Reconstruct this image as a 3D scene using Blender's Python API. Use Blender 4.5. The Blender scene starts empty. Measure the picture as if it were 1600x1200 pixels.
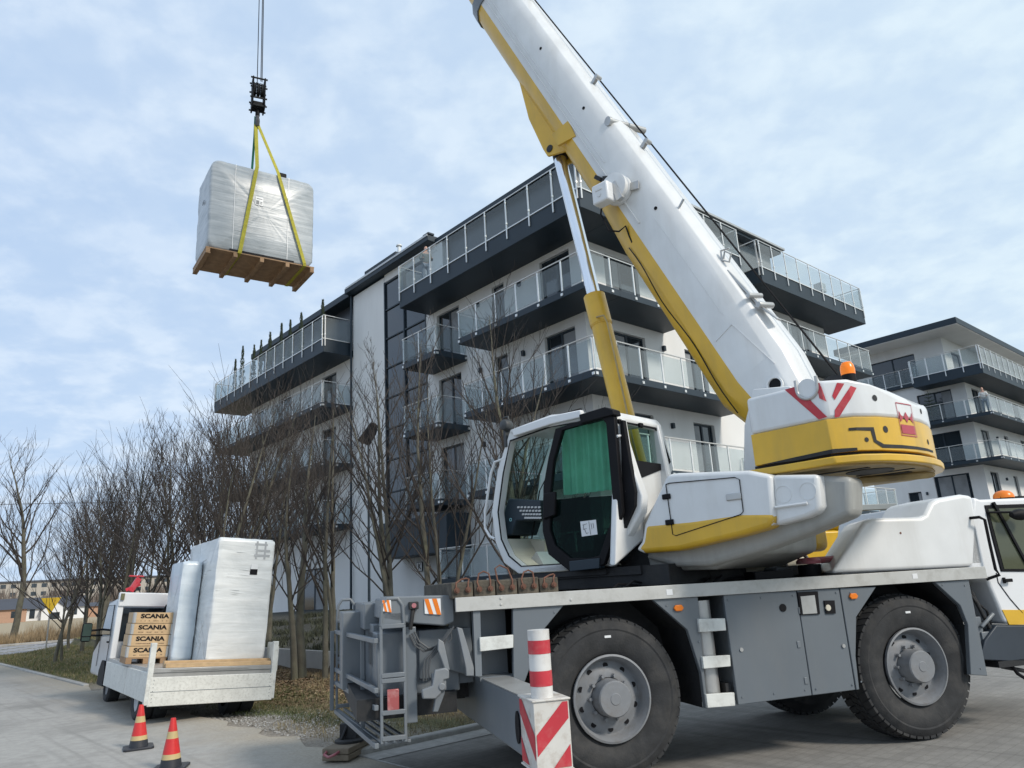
import bpy, bmesh, math, random
from mathutils import Vector, Matrix, Euler
random.seed(7)
R = math.radians
scene = bpy.context.scene
# ---------------------------------------------------------------- camera
cam_d = bpy.data.cameras.new('camera'); cam = bpy.data.objects.new('camera', cam_d)
scene.collection.objects.link(cam); scene.camera = cam
cam_d.sensor_width = 36.0; cam_d.lens = 25.94; cam_d.clip_start = 0.05; cam_d.clip_end = 3000
_p, _r = R(15.2), R(3.36)
F = Vector((0, math.cos(_p), math.sin(_p))); X0 = Vector((1, 0, 0)); U0 = X0.cross(F)
RX = math.cos(_r)*X0 - math.sin(_r)*U0; UX = math.sin(_r)*X0 + math.cos(_r)*U0
cam.matrix_world = Matrix(((RX.x, UX.x, -F.x, 0), (RX.y, UX.y, -F.y, 0), (RX.z, UX.z, -F.z, 1.69), (0, 0, 0, 1)))
scene.render.resolution_x = 1024; scene.render.resolution_y = 768
scene.render.engine = 'CYCLES'
vs = scene.view_settings; vs.view_transform = 'Standard'; vs.look = 'None'; vs.gamma = 1; vs.exposure = 0.47
# ---------------------------------------------------------------- sky and sun
SUN_EL, SUN_AZ = 38.0, 128.0          # azimuth clockwise from +Y
w = bpy.data.worlds.new('World'); scene.world = w; w.use_nodes = True
nt = w.node_tree; nt.nodes.clear(); N = nt.nodes.new; L = nt.links.new
out = N('ShaderNodeOutputWorld'); bg = N('ShaderNodeBackground'); bg.inputs['Strength'].default_value = 0.1
sky = N('ShaderNodeTexSky'); sky.sky_type = 'NISHITA'; sky.sun_disc = False
sky.sun_elevation = R(SUN_EL); sky.sun_rotation = R(SUN_AZ); sky.air_density = 1.0; sky.dust_density = 1.5; sky.ozone_density = 2.0
tc = N('ShaderNodeTexCoord'); sep = N('ShaderNodeSeparateXYZ'); L(tc.outputs['Generated'], sep.inputs[0])
def wm(op, a, b, clamp=False):
    n = N('ShaderNodeMath'); n.operation = op; n.use_clamp = clamp
    for i, q in enumerate((a, b)):
        if isinstance(q, (int, float)): n.inputs[i].default_value = q
        else: L(q, n.inputs[i])
    return n.outputs[0]
zz = wm('ADD', wm('MAXIMUM', sep.outputs['Z'], 0.0), 0.22)
comb = N('ShaderNodeCombineXYZ')
L(wm('DIVIDE', sep.outputs['X'], zz), comb.inputs[0]); L(wm('DIVIDE', sep.outputs['Y'], zz), comb.inputs[1])
def cloud(scale, detail, rough, lo, hi, dist=0.3):
    n = N('ShaderNodeTexNoise'); n.inputs['Scale'].default_value = scale; n.inputs['Detail'].default_value = detail
    n.inputs['Roughness'].default_value = rough; n.inputs['Distortion'].default_value = dist
    L(comb.outputs[0], n.inputs['Vector'])
    m = N('ShaderNodeMapRange'); m.interpolation_type = 'SMOOTHSTEP'
    m.inputs['From Min'].default_value = lo; m.inputs['From Max'].default_value = hi
    L(n.outputs['Fac'], m.inputs['Value']); return m.outputs[0]
c1 = cloud(1.3, 6, 0.5, 0.30, 0.70, 0.1)
c2 = cloud(6.5, 6, 0.55, 0.38, 0.64, 0.15)
c3 = cloud(17.0, 4, 0.5, 0.38, 0.64, 0.1)
side = wm('ADD', wm('MULTIPLY', sep.outputs['X'], 0.62), 0.45, True)      # cloud thickens to the east
mask = wm('MULTIPLY', c1, 0.14)
mask = wm('ADD', mask, wm('MULTIPLY', c2, 0.23)); mask = wm('ADD', mask, wm('MULTIPLY', c3, 0.10))
mask = wm('ADD', mask, wm('MULTIPLY', side, 0.42)); mask = wm('ADD', mask, 0.16, True)
ccol = N('ShaderNodeMix'); ccol.data_type = 'RGBA'
L(c2, ccol.inputs[0]); ccol.inputs[6].default_value = (4.7, 5.6, 6.9, 1); ccol.inputs[7].default_value = (6.0, 6.7, 7.6, 1)
ccol2 = N('ShaderNodeMix'); ccol2.data_type = 'RGBA'
L(side, ccol2.inputs[0]); L(ccol.outputs[2], ccol2.inputs[6]); ccol2.inputs[7].default_value = (5.7, 6.75, 7.2, 1)
blue = N('ShaderNodeMix'); blue.data_type = 'RGBA'; blue.inputs[0].default_value = 0.88
L(sky.outputs[0], blue.inputs[6]); blue.inputs[7].default_value = (3.6, 4.85, 6.7, 1)
mx = N('ShaderNodeMix'); mx.data_type = 'RGBA'
L(mask, mx.inputs[0]); L(blue.outputs[2], mx.inputs[6]); L(ccol2.outputs[2], mx.inputs[7])
L(mx.outputs[2], bg.inputs['Color']); L(bg.outputs[0], out.inputs['Surface'])
sl_ = bpy.data.lights.new('sun', 'SUN'); sl_.energy = 2.0; sl_.angle = R(11); sl_.color = (1, 0.92, 0.81)
sun = bpy.data.objects.new('sun', sl_); scene.collection.objects.link(sun)
sd = Vector((math.sin(R(SUN_AZ))*math.cos(R(SUN_EL)), math.cos(R(SUN_AZ))*math.cos(R(SUN_EL)), math.sin(R(SUN_EL))))
sun.rotation_euler = sd.to_track_quat('Z', 'Y').to_euler()
# ---------------------------------------------------------------- helpers
COL = scene.collection
def tag(o, label=None, cat=None, group=None, kind=None):
    if label: o['label'] = label
    if cat: o['category'] = cat
    if group: o['group'] = group
    if kind: o['kind'] = kind
    return o
def empty(name, M=Matrix(), label=None, cat=None, group=None, parent=None):
    o = bpy.data.objects.new(name, None); COL.objects.link(o); o.empty_display_size = 0.1
    if parent: o.parent = parent
    o.matrix_local = M
    return tag(o, label, cat, group)
def TR(x=0, y=0, z=0, rz=0): return Matrix.Translation((x, y, z)) @ Matrix.Rotation(rz, 4, 'Z')
class MB:
    """collects shapes, then links them as ONE mesh object"""
    def __init__(s): s.v = []; s.f = []; s.m = []; s.cur = 0
    def add(s, vs, fs):
        b = len(s.v); s.v += [tuple(q) for q in vs]; s.f += [tuple(b+i for i in f) for f in fs]; s.m += [s.cur]*len(fs); return s
    def box(s, x0, x1, y0, y1, z0, z1):
        v = [(x, y, z) for z in (z0, z1) for y in (y0, y1) for x in (x0, x1)]
        return s.add(v, [(0, 2, 3, 1), (4, 5, 7, 6), (0, 1, 5, 4), (2, 6, 7, 3), (0, 4, 6, 2), (1, 3, 7, 5)])
    def prism(s, poly, ax, a, b):
        n = len(poly)
        def P(p, t): return {'y': (p[0], t, p[1]), 'z': (p[0], p[1], t), 'x': (t, p[0], p[1])}[ax]
        v = [P(p, a) for p in poly] + [P(p, b) for p in poly]
        return s.add(v, [tuple(range(n))[::-1], tuple(range(n, 2*n))] + [(i, (i+1) % n, n+(i+1) % n, n+i) for i in range(n)])
    def ring(s, o, i_, ax, a, b):
        n = len(o)
        def P(p, t): return {'y': (p[0], t, p[1]), 'z': (p[0], p[1], t), 'x': (t, p[0], p[1])}[ax]
        v = [P(p, a) for p in o] + [P(p, a) for p in i_] + [P(p, b) for p in o] + [P(p, b) for p in i_]
        f = []
        for k in range(n):
            j = (k+1) % n
            f += [(k, j, n+j, n+k), (2*n+k, 3*n+k, 3*n+j, 2*n+j), (k, 2*n+k, 2*n+j, j), (n+k, n+j, 3*n+j, 3*n+k)]
        return s.add(v, f)
    def tube(s, p, q, r0, r1=None, n=8, cap=True):
        r1 = r0 if r1 is None else r1
        p = Vector(p); q = Vector(q); d = (q-p)
        if d.length < 1e-6: return s
        d.normalize(); a = d.orthogonal().normalized(); b = d.cross(a)
        v = [p+(a*math.cos(t)+b*math.sin(t))*r0 for t in [2*math.pi*k/n for k in range(n)]]
        v += [q+(a*math.cos(t)+b*math.sin(t))*r1 for t in [2*math.pi*k/n for k in range(n)]]
        f = [(k, (k+1) % n, n+(k+1) % n, n+k) for k in range(n)]
        if cap: f += [tuple(range(n))[::-1], tuple(range(n, 2*n))]
        return s.add(v, f)
    def path(s, pts, r, n=8):
        pts = [Vector(p) for p in pts]; rings = []; N_ = len(pts); a = None
        for i, p in enumerate(pts):
            d = (pts[min(i+1, N_-1)]-pts[max(i-1, 0)]).normalized()
            a = d.orthogonal().normalized() if a is None else (a - d*a.dot(d)).normalized()
            b = d.cross(a); rr = r[i] if isinstance(r, (list, tuple)) else r
            rings.append([p+(a*math.cos(2*math.pi*k/n)+b*math.sin(2*math.pi*k/n))*rr for k in range(n)])
        v = [q for g in rings for q in g]; f = []
        for i in range(N_-1):
            f += [(i*n+k, i*n+(k+1) % n, (i+1)*n+(k+1) % n, (i+1)*n+k) for k in range(n)]
        f += [tuple(range(n))[::-1], tuple(range((N_-1)*n, N_*n))]
        return s.add(v, f)
    def bar(s, p, q, w, h, up=(0, 0, 1)):
        p = Vector(p); q = Vector(q); d = (q-p).normalized(); up = Vector(up)
        if abs(d.dot(up)) > .98: up = Vector((1, 0, 0))
        a = d.cross(up).normalized()*w/2; b = a.cross(d).normalized()*h/2
        v = [p-a-b, p+a-b, p+a+b, p-a+b, q-a-b, q+a-b, q+a+b, q-a+b]
        return s.add(v, [(0, 3, 2, 1), (4, 5, 6, 7), (0, 1, 5, 4), (1, 2, 6, 5), (2, 3, 7, 6), (3, 0, 4, 7)])
    def lathe(s, prof, ax='y', n=48, c=(0, 0, 0), cap=False):
        """prof: (radius, along axis)"""
        v = []
        for r_, t in prof:
            for k in range(n):
                a = 2*math.pi*k/n; x, z = r_*math.cos(a), r_*math.sin(a)
                v.append({'y': (c[0]+x, c[1]+t, c[2]+z), 'z': (c[0]+x, c[1]+z, c[2]+t), 'x': (c[0]+t, c[1]+x, c[2]+z)}[ax])
        f = []
        for i in range(len(prof)-1):
            f += [(i*n+k, i*n+(k+1) % n, (i+1)*n+(k+1) % n, (i+1)*n+k) for k in range(n)]
        if cap and prof[0][0] > 1e-4: f.append(tuple(range(n))[::-1])
        if cap and prof[-1][0] > 1e-4: f.append(tuple(range((len(prof)-1)*n, len(prof)*n)))
        return s.add(v, f)
    def build(s, name, mats, parent=None, bev=0, smooth=False, M=None, seg=2, ang=35):
        me = bpy.data.meshes.new(name); me.from_pydata(s.v, [], s.f)
        mats = mats if isinstance(mats, (list, tuple)) else [mats]
        for m in mats: me.materials.append(m)
        if len(mats) > 1: me.polygons.foreach_set('material_index', s.m)
        bm = bmesh.new(); bm.from_mesh(me); bmesh.ops.recalc_face_normals(bm, faces=bm.faces[:]); bm.to_mesh(me); bm.free()
        if smooth or bev:
            me.shade_smooth()
            try: me.set_sharp_from_angle(angle=R(ang))
            except Exception: pass
        o = bpy.data.objects.new(name, me); COL.objects.link(o)
        if parent: o.parent = parent
        if M is not None: o.matrix_local = M
        if bev:
            b = o.modifiers.new('bevel', 'BEVEL'); b.width = bev; b.segments = seg; b.limit_method = 'ANGLE'; b.angle_limit = R(30); b.harden_normals = False
        return o
def box(name, m, parent, x0, x1, y0, y1, z0, z1, bev=0, M=None): return MB().box(x0, x1, y0, y1, z0, z1).build(name, m, parent, bev, M=M)
def clone(o, parent=None, M=None):
    c = o.copy(); COL.objects.link(c); c.parent = parent
    if M is not None: c.matrix_local = M
    for ch in list(o.children): clone(ch, c, ch.matrix_local.copy())
    return c
def text(name, s, m, parent, M, size, ext=0.002, shear=0, bold=0.0, sx=1.0, align='CENTER'):
    cu = bpy.data.curves.new(name, 'FONT'); cu.body = s; cu.size = size; cu.extrude = ext; cu.shear = shear; cu.offset = bold
    cu.align_x = align; cu.align_y = 'CENTER'; cu.resolution_u = 3
    t = bpy.data.objects.new(name, cu); COL.objects.link(t)
    me = bpy.data.meshes.new_from_object(t.evaluated_get(bpy.context.evaluated_depsgraph_get()))
    bpy.data.objects.remove(t); me.transform(Matrix.Diagonal((sx, 1, 1, 1))); me.materials.clear(); me.materials.append(m)
    o = bpy.data.objects.new(name, me); COL.objects.link(o); o.parent = parent; o.matrix_local = M
    return o
# ---------------------------------------------------------------- materials
MATS = {}
def mat(name, col, rough=.5, metal=0, var=.08, vs=4, bump=0, bs=40, dirt=None, spec=.5, streak=False, coat=0):
    """col varied by noise; dirt=(colour, amount, scale) adds blotches; streak stretches them down"""
    m = bpy.data.materials.new(name); m.use_nodes = True; t = m.node_tree; n = t.nodes; l = t.links
    b = n['Principled BSDF']; b.inputs['Roughness'].default_value = rough; b.inputs['Metallic'].default_value = metal
    b.inputs['Specular IOR Level'].default_value = spec
    if coat: b.inputs['Coat Weight'].default_value = coat; b.inputs['Coat Roughness'].default_value = .15
    tc = n.new('ShaderNodeTexCoord'); src = tc.outputs['Object']
    nz = n.new('ShaderNodeTexNoise'); nz.inputs['Scale'].default_value = vs; nz.inputs['Detail'].default_value = 5; l.new(src, nz.inputs['Vector'])
    mr = n.new('ShaderNodeMapRange'); mr.inputs['From Min'].default_value = .3; mr.inputs['From Max'].default_value = .7
    mr.inputs['To Min'].default_value = 1-var; mr.inputs['To Max'].default_value = 1+var; l.new(nz.outputs['Fac'], mr.inputs['Value'])
    mu = n.new('ShaderNodeVectorMath'); mu.operation = 'SCALE'; mu.inputs[0].default_value = col[:3]; l.new(mr.outputs[0], mu.inputs['Scale'])
    c = mu.outputs[0]
    if dirt:
        dc, amt, ds = dirt
        mp = n.new('ShaderNodeMapping'); mp.inputs['Scale'].default_value = (ds, ds, ds*(.18 if streak else 1)); l.new(src, mp.inputs['Vector'])
        dn = n.new('ShaderNodeTexNoise'); dn.inputs['Scale'].default_value = 1; dn.inputs['Detail'].default_value = 8; dn.inputs['Roughness'].default_value = .65
        l.new(mp.outputs[0], dn.inputs['Vector'])
        dr = n.new('ShaderNodeMapRange'); dr.inputs['From Min'].default_value = .48; dr.inputs['From Max'].default_value = .78
        dr.inputs['To Max'].default_value = amt; l.new(dn.outputs['Fac'], dr.inputs['Value'])
        mi = n.new('ShaderNodeMix'); mi.data_type = 'RGBA'; l.new(dr.outputs[0], mi.inputs[0]); l.new(c, mi.inputs[6]); mi.inputs[7].default_value = (*dc, 1)
        c = mi.outputs[2]
    l.new(c, b.inputs['Base Color'])
    if bump:
        bn = n.new('ShaderNodeTexNoise'); bn.inputs['Scale'].default_value = bs; bn.inputs['Detail'].default_value = 6; l.new(src, bn.inputs['Vector'])
        bp = n.new('ShaderNodeBump'); bp.inputs['Strength'].default_value = bump; bp.inputs['Distance'].default_value = .02; l.new(bn.outputs['Fac'], bp.inputs['Height'])
        l.new(bp.outputs[0], b.inputs['Normal'])
    MATS[name] = m; return m
def glass(name, col, opac, rough=.08, tint=(.8, .86, .86), spec=.6):
    m = bpy.data.materials.new(name); m.use_nodes = True; t = m.node_tree; n = t.nodes; l = t.links
    b = n['Principled BSDF']; b.inputs['Base Color'].default_value = (*col, 1); b.inputs['Roughness'].default_value = rough; b.inputs['Specular IOR Level'].default_value = spec
    tr = n.new('ShaderNodeBsdfTransparent'); tr.inputs[0].default_value = (*tint, 1)
    fr = n.new('ShaderNodeFresnel'); fr.inputs['IOR'].default_value = 1.5
    ma0 = n.new('ShaderNodeMath'); ma0.operation = 'ADD'; ma0.inputs[1].default_value = opac; ma0.use_clamp = True; l.new(fr.outputs[0], ma0.inputs[0])
    ge = n.new('ShaderNodeNewGeometry'); iv = n.new('ShaderNodeMath'); iv.operation = 'SUBTRACT'; iv.inputs[0].default_value = 1; l.new(ge.outputs['Backfacing'], iv.inputs[1])
    ma = n.new('ShaderNodeMath'); ma.operation = 'MULTIPLY'; l.new(ma0.outputs[0], ma.inputs[0]); l.new(iv.outputs[0], ma.inputs[1])      # the pane's back surface adds nothing more
    mx = n.new('ShaderNodeMixShader'); l.new(ma.outputs[0], mx.inputs[0]); l.new(tr.outputs[0], mx.inputs[1]); l.new(b.outputs[0], mx.inputs[2])
    l.new(mx.outputs[0], n['Material Output'].inputs['Surface']); return m
WHITE = mat('white_paint', (.72, .73, .73), .35, var=.05, vs=3, dirt=((.44, .42, .38), .35, 3.2), streak=True, coat=.3, bump=.04, bs=6)
WHITE2 = mat('white_plain', (.76, .77, .78), .35, var=.04, dirt=((.5, .5, .47), .25, 4), coat=.3)
WHITED = mat('white_worn', (.64, .65, .62), .5, var=.1, vs=6, dirt=((.22, .2, .17), .7, 7), bump=.1)
YEL = mat('yellow_paint', (.68, .41, .03), .4, var=.08, vs=3, dirt=((.32, .23, .07), .5, 3), coat=.2, streak=True, bump=.04, bs=6)
YELD = mat('yellow_dirty', (.42, .31, .14), .6, var=.2, vs=5, dirt=((.12, .09, .06), .8, 3))
GREY = mat('grey_paint', (.155, .175, .195), .45, var=.08, vs=2.5, dirt=((.23, .23, .22), .5, 3), coat=.1, streak=True, bump=.05, bs=8)
GREYP = mat('grey_panel', (.135, .155, .175), .4, var=.05, vs=1.5, dirt=((.20, .20, .19), .35, 2), coat=.15, streak=True)
DARK = mat('dark_steel', (.014, .015, .017), .65, var=.3, dirt=((.05, .045, .04), .5, 6), bump=.1)
BLACK = mat('black_rubber', (.008, .008, .010), .6, var=.2, spec=.18)
TYRE = mat('tyre_rubber', (.028, .029, .031), .85, var=.25, vs=9, dirt=((.085, .08, .074), .6, 5), bump=.15, bs=60)
RIMM = mat('rim_grey', (.21, .22, .235), .5, var=.1, vs=8, dirt=((.14, .12, .10), .6, 7), bump=.05)
ALU = mat('aluminium', (.50, .50, .49), .38, .6, var=.08, vs=3, dirt=((.30, .29, .27), .5, 4))
STEEL = mat('stainless', (.78, .78, .76), .32, .45, var=.05)
CHROME = mat('chrome', (.82, .84, .87), .14, .9, var=.03)
RED = mat('red_paint', (.55, .03, .05), .4, var=.1, dirt=((.5, .4, .4), .3, 8))
REDD = mat('red_faded', (.36, .10, .12), .55, var=.2, dirt=((.5, .42, .42), .6, 9))
ORANGE = mat('orange_plastic', (.80, .20, .01), .3, var=.1)
WOOD = mat('wood', (.30, .185, .10), .7, var=.2, vs=7, dirt=((.25, .15, .08), .6, 12), bump=.15)
WOODL = mat('wood_light', (.52, .36, .20), .65, var=.15, vs=9, dirt=((.35, .22, .12), .4, 10), bump=.1)
WOODD = mat('wood_dark', (.075, .065, .05), .85, var=.35, vs=9, dirt=((.18, .15, .11), .6, 10), bump=.4)
RUST = mat('rust', (.16, .075, .05), .85, var=.3, vs=20, bump=.3)
RENDER = mat('white_render', (.78, .775, .76), .85, var=.03, vs=.6, dirt=((.56, .56, .54), .5, .5), streak=True, bump=.08, bs=120)
RENDER2 = mat('grey_render', (.30, .31, .32), .85, var=.05, vs=.8, bump=.08, bs=100)
ANTH = mat('anthracite', (.015, .029, .043), .55, var=.12, vs=1.2)
ANTHP = mat('anthracite_panel', (.045, .052, .062), .35, var=.1, vs=.8)
WIN = mat('window_glass', (.022, .03, .038), .06, var=.2, vs=.7, spec=.9)
WINC = mat('window_curtain', (.25, .26, .27), .5, var=.2, vs=1.5)
CONC = mat('concrete', (.36, .35, .33), .85, var=.12, vs=3, dirt=((.2, .19, .17), .5, 3), bump=.25, bs=50)
GLASSB = glass('balcony_glass', (.42, .47, .49), .20, .05, (.86, .90, .91))
GLASSC = glass('cab_glass', (.02, .05, .045), .10, .03, (.62, .80, .74))
GLASSD = glass('cab_glass_dark', (.003, .008, .008), .72, .06, (.25, .42, .38), spec=.08)
CURT = mat('green_curtain', (.20, .47, .35), .85, var=.12, vs=6)
CREAM = mat('cream_trim', (.55, .52, .43), .6, var=.08)
DECKM = mat('deck_dark', (.06, .06, .058), .8, var=.3)
BARK = mat('bark', (.085, .075, .055), .9, var=.3, vs=6, dirt=((.10, .12, .055), .7, 3), bump=.5, bs=30)
TWIG = mat('twigs', (.052, .042, .036), .85, var=.2, vs=3)
FOIL = mat('plastic_film', (.60, .63, .65), .28, var=.06, vs=3, dirt=((.45, .48, .50), .5, 6), coat=.6)
# ---------------------------------------------------------------- ground, roads
BX, BY, BA = 2.611, 22.109, R(41.876)      # building corner; local x runs along the right facade (v), local y along the left facade (u)
MB0 = TR(BX, BY, 0, BA)
BI = MB0.inverted()
def W(u, v, z=0): return MB0 @ Vector((v, u, z))
def sst(a, b, x): t = max(0., min(1., (x-a)/(b-a))); return t*t*(3-2*t)
def hgt(u, v):
    m = sst(-4.5, -1.0, u)*(1-sst(24, 25.3, u))
    if v < -8.8: h = -.10*sst(-12.5, -11.9, v)*sst(-5, -3, u)*(1-sst(2, 4, u)) + .22*sst(-11.2, -9.2, v)
    else: h = .50 + .5*sst(-8.6, -3.0, v)
    far = 1.0 if v > -3 else 0
    return h*m + (1-m)*0.0*far
def add_mat_zone():
    m = bpy.data.materials.new('ground_mix'); m.use_nodes = True; t = m.node_tree; n = t.nodes; l = t.links; b = n['Principled BSDF']; b.inputs['Roughness'].default_value = .95
    tc = n.new('ShaderNodeTexCoord'); sp = n.new('ShaderNodeSeparateXYZ'); l.new(tc.outputs['Object'], sp.inputs[0])   # object x = v, y = u
    def M2(op, a, b_, cl=False):
        q = n.new('ShaderNodeMath'); q.operation = op; q.use_clamp = cl
        for i, z in enumerate((a, b_)):
            if isinstance(z, (int, float)): q.inputs[i].default_value = z
            else: l.new(z, q.inputs[i])
        return q.outputs[0]
    def nz(sc, d=6, rough=.6):
        q = n.new('ShaderNodeTexNoise'); q.inputs['Scale'].default_value = sc; q.inputs['Detail'].default_value = d; q.inputs['Roughness'].default_value = rough; l.new(tc.outputs['Object'], q.inputs['Vector']); return q.outputs['Fac']
    def ramp(v, a, b_):
        q = n.new('ShaderNodeMapRange'); q.inputs['From Min'].default_value = a; q.inputs['From Max'].default_value = b_; l.new(v, q.inputs['Value']); return q.outputs[0]
    def mix(f, a, b_):
        q = n.new('ShaderNodeMix'); q.data_type = 'RGBA'; l.new(f, q.inputs[0])
        for i, z in ((6, a), (7, b_)):
            if isinstance(z, tuple): q.inputs[i].default_value = (*z, 1)
            else: l.new(z, q.inputs[i])
        return q.outputs[2]
    fine = nz(18, 8, .7); mid = nz(1.6); big = nz(.25)
    dirt = mix(ramp(fine, .35, .65), (.20, .17, .135), (.36, .32, .27))
    dirt = mix(ramp(nz(60, 3), .6, .72), dirt, (.42, .40, .37))
    grass = mix(ramp(fine, .35, .68), (.045, .05, .02), (.15, .145, .06))
    leaf = mix(ramp(nz(35, 6, .8), .38, .66), (.045, .033, .02), (.20, .14, .085))
    mulch = mix(ramp(fine, .4, .7), (.035, .035, .028), (.10, .10, .085))
    wob = M2('ADD', sp.outputs['X'], M2('MULTIPLY', M2('SUBTRACT', mid, .5), 1.8))
    g1 = ramp(wob, -11.5, -10.8); g2 = ramp(wob, -10.5, -9.9)
    farg = ramp(M2('ADD', sp.outputs['Y'], M2('MULTIPLY', mid, 3.0)), 5.5, 8.5)
    c = mix(g1, dirt, grass); c = mix(g2, c, leaf)
    olive = mix(ramp(mid, .4, .62), grass, mix(ramp(fine, .3, .7), (.12, .095, .05), (.24, .20, .12)))
    c = mix(farg, c, olive)
    c = mix(ramp(sp.outputs['X'], -8.85, -8.75), c, mulch)
    beige = mix(ramp(fine, .3, .7), (.30, .24, .15), (.42, .34, .23))
    c = mix(ramp(sp.outputs['Y'], 38, 41), c, beige)
    back = ramp(M2('MULTIPLY', sp.outputs['Y'], -1.0), 6.8, 7.2)
    c = mix(back, c, olive)
    l.new(c, b.inputs['Base Color'])
    bp = n.new('ShaderNodeBump'); bp.inputs['Strength'].default_value = .9; bp.inputs['Distance'].default_value = .05; l.new(nz(14, 8, .75), bp.inputs['Height']); l.new(bp.outputs[0], b.inputs['Normal'])
    return m
def spread(lo, hi, step, ext):
    a = [lo + i*step for i in range(int((hi-lo)/step)+1)]; s = step; x = a[-1]
    while x < ext: s *= 1.5; x += s; a.append(x)
    s = step; x = a[0]
    while x > -ext: s *= 1.5; x -= s; a.insert(0, x)
    return a
us = spread(-8, 40, .5, 700); vs_ = spread(-14, -1, .18, 700)
vv_ = []; ff_ = []
for u_ in us:
    for v_ in vs_:
        z = hgt(u_, v_)
        if -12.4 < v_ < -1.5 and u_ > -5: z += .03*math.sin(u_*3.1+v_*2.3)*math.sin(v_*5+u_) * (1 if v_ > -11.6 else .3)
        vv_.append((v_, u_, z-.006))
nv = len(vs_)
for i in range(len(us)-1):
    for j in range(nv-1): ff_.append((i*nv+j, (i+1)*nv+j, (i+1)*nv+j+1, i*nv+j+1))
g = MB().add(vv_, ff_).build('ground', add_mat_zone(), smooth=True, M=MB0); tag(g, kind='structure')
def surf(name, col, col2, scale, spots=None, brick=None, edge=None, rough=.9, bump=.25):
    m = bpy.data.materials.new(name); m.use_nodes = True; t = m.node_tree; n = t.nodes; l = t.links; b = n['Principled BSDF']; b.inputs['Roughness'].default_value = rough
    tc = n.new('ShaderNodeTexCoord')
    def nz(sc, d=6, r=.6):
        q = n.new('ShaderNodeTexNoise'); q.inputs['Scale'].default_value = sc; q.inputs['Detail'].default_value = d; q.inputs['Roughness'].default_value = r; l.new(tc.outputs['Object'], q.inputs['Vector']); return q.outputs['Fac']
    def ramp(v, a, b_):
        q = n.new('ShaderNodeMapRange'); q.inputs['From Min'].default_value = a; q.inputs['From Max'].default_value = b_; l.new(v, q.inputs['Value']); return q.outputs[0]
    def mix(f, a, b_):
        q = n.new('ShaderNodeMix'); q.data_type = 'RGBA'; l.new(f, q.inputs[0])
        for i, z in ((6, a), (7, b_)):
            if isinstance(z, tuple): q.inputs[i].default_value = (*z, 1)
            else: l.new(z, q.inputs[i])
        return q.outputs[2]
    c = mix(ramp(nz(scale), .35, .65), col, col2)
    c = mix(ramp(nz(90, 3, .7), .58, .72), c, tuple(min(1, q*1.35) for q in col2))
    c = mix(ramp(nz(.5, 5), .50, .75), c, tuple(q*.66 for q in col))
    ms = n.new('ShaderNodeMapping'); ms.inputs['Scale'].default_value = (5.5, .16, 1); l.new(tc.outputs['Object'], ms.inputs['Vector'])
    ns = n.new('ShaderNodeTexNoise'); ns.inputs['Scale'].default_value = 1; ns.inputs['Detail'].default_value = 6; l.new(ms.outputs[0], ns.inputs['Vector'])
    c = mix(ramp(ns.outputs['Fac'], .54, .80), c, tuple(q*.70 for q in col))
    h = nz(70, 5, .7)
    if brick:
        mp = n.new('ShaderNodeMapping'); l.new(tc.outputs['Object'], mp.inputs[0])
        br = n.new('ShaderNodeTexBrick'); br.inputs['Scale'].default_value = 1; br.inputs['Brick Width'].default_value = .2; br.inputs['Row Height'].default_value = .1
        br.inputs['Mortar Size'].default_value = .006; br.inputs['Color1'].default_value = (.95, .95, .95, 1); br.inputs['Color2'].default_value = (1.04, 1.04, 1.03, 1); br.inputs['Mortar'].default_value = (.86, .85, .84, 1)
        l.new(mp.outputs[0], br.inputs['Vector'])
        q = n.new('ShaderNodeMix'); q.data_type = 'RGBA'; q.blend_type = 'MULTIPLY'; q.inputs[0].default_value = 1; l.new(c, q.inputs[6]); l.new(br.outputs[0], q.inputs[7]); c = q.outputs[2]
        ad = n.new('ShaderNodeMath'); ad.operation = 'SUBTRACT'; l.new(h, ad.inputs[0]); l.new(br.outputs['Fac'], ad.inputs[1]); h = ad.outputs[0]
    if edge:
        sp = n.new('ShaderNodeSeparateXYZ'); l.new(tc.outputs['Object'], sp.inputs[0])
        wob = n.new('ShaderNodeMath'); wob.operation = 'MULTIPLY_ADD'; l.new(nz(1.3, 6, .65), wob.inputs[0]); wob.inputs[1].default_value = 1.6; l.new(sp.outputs['X'], wob.inputs[2])
        c = mix(ramp(wob.outputs[0], edge[0], edge[1]), c, mix(ramp(nz(25, 6, .75), .4, .65), (.30, .26, .20), (.42, .37, .30)))
    l.new(c, b.inputs['Base Color'])
    bp = n.new('ShaderNodeBump'); bp.inputs['Strength'].default_value = bump; bp.inputs['Distance'].default_value = .01; l.new(h, bp.inputs['Height']); l.new(bp.outputs[0], b.inputs['Normal'])
    return m
ROADM = surf('road_concrete', (.30, .29, .27), (.37, .357, .333), 6, edge=(-12.7, -11.3))
ASPH = surf('far_asphalt', (.26, .26, .27), (.32, .32, .33), 4)
PAVE = surf('brick_paving', (.215, .208, .197), (.27, .262, .248), 5, brick=True, bump=.3)
KERB = surf('kerb_concrete', (.33, .32, .30), (.42, .41, .39), 9)
def sheet(name, pts, m, z=0.0):
    o = MB().add([(v, u, z) for u, v in pts], [tuple(range(len(pts)))]).build(name, m, M=MB0); return tag(o, kind='structure')
jit = [(-30, -12.30)] + [(-7.0, -12.30)] + [(-7+.35*i, -12.30+.10*math.sin(i*1.7)+.07*math.sin(i*4.1)) for i in range(1, 34)] + [(6, -12.12), (25.5, -12.12)]
sheet('road', [(-60, -12.30)] + jit + [(25.5, -32), (-60, -32)], ROADM, .004)
sheet('far_road', [(25.5, -90), (25.5, 90), (36, 90), (36, -90)], ASPH, .008)
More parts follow.
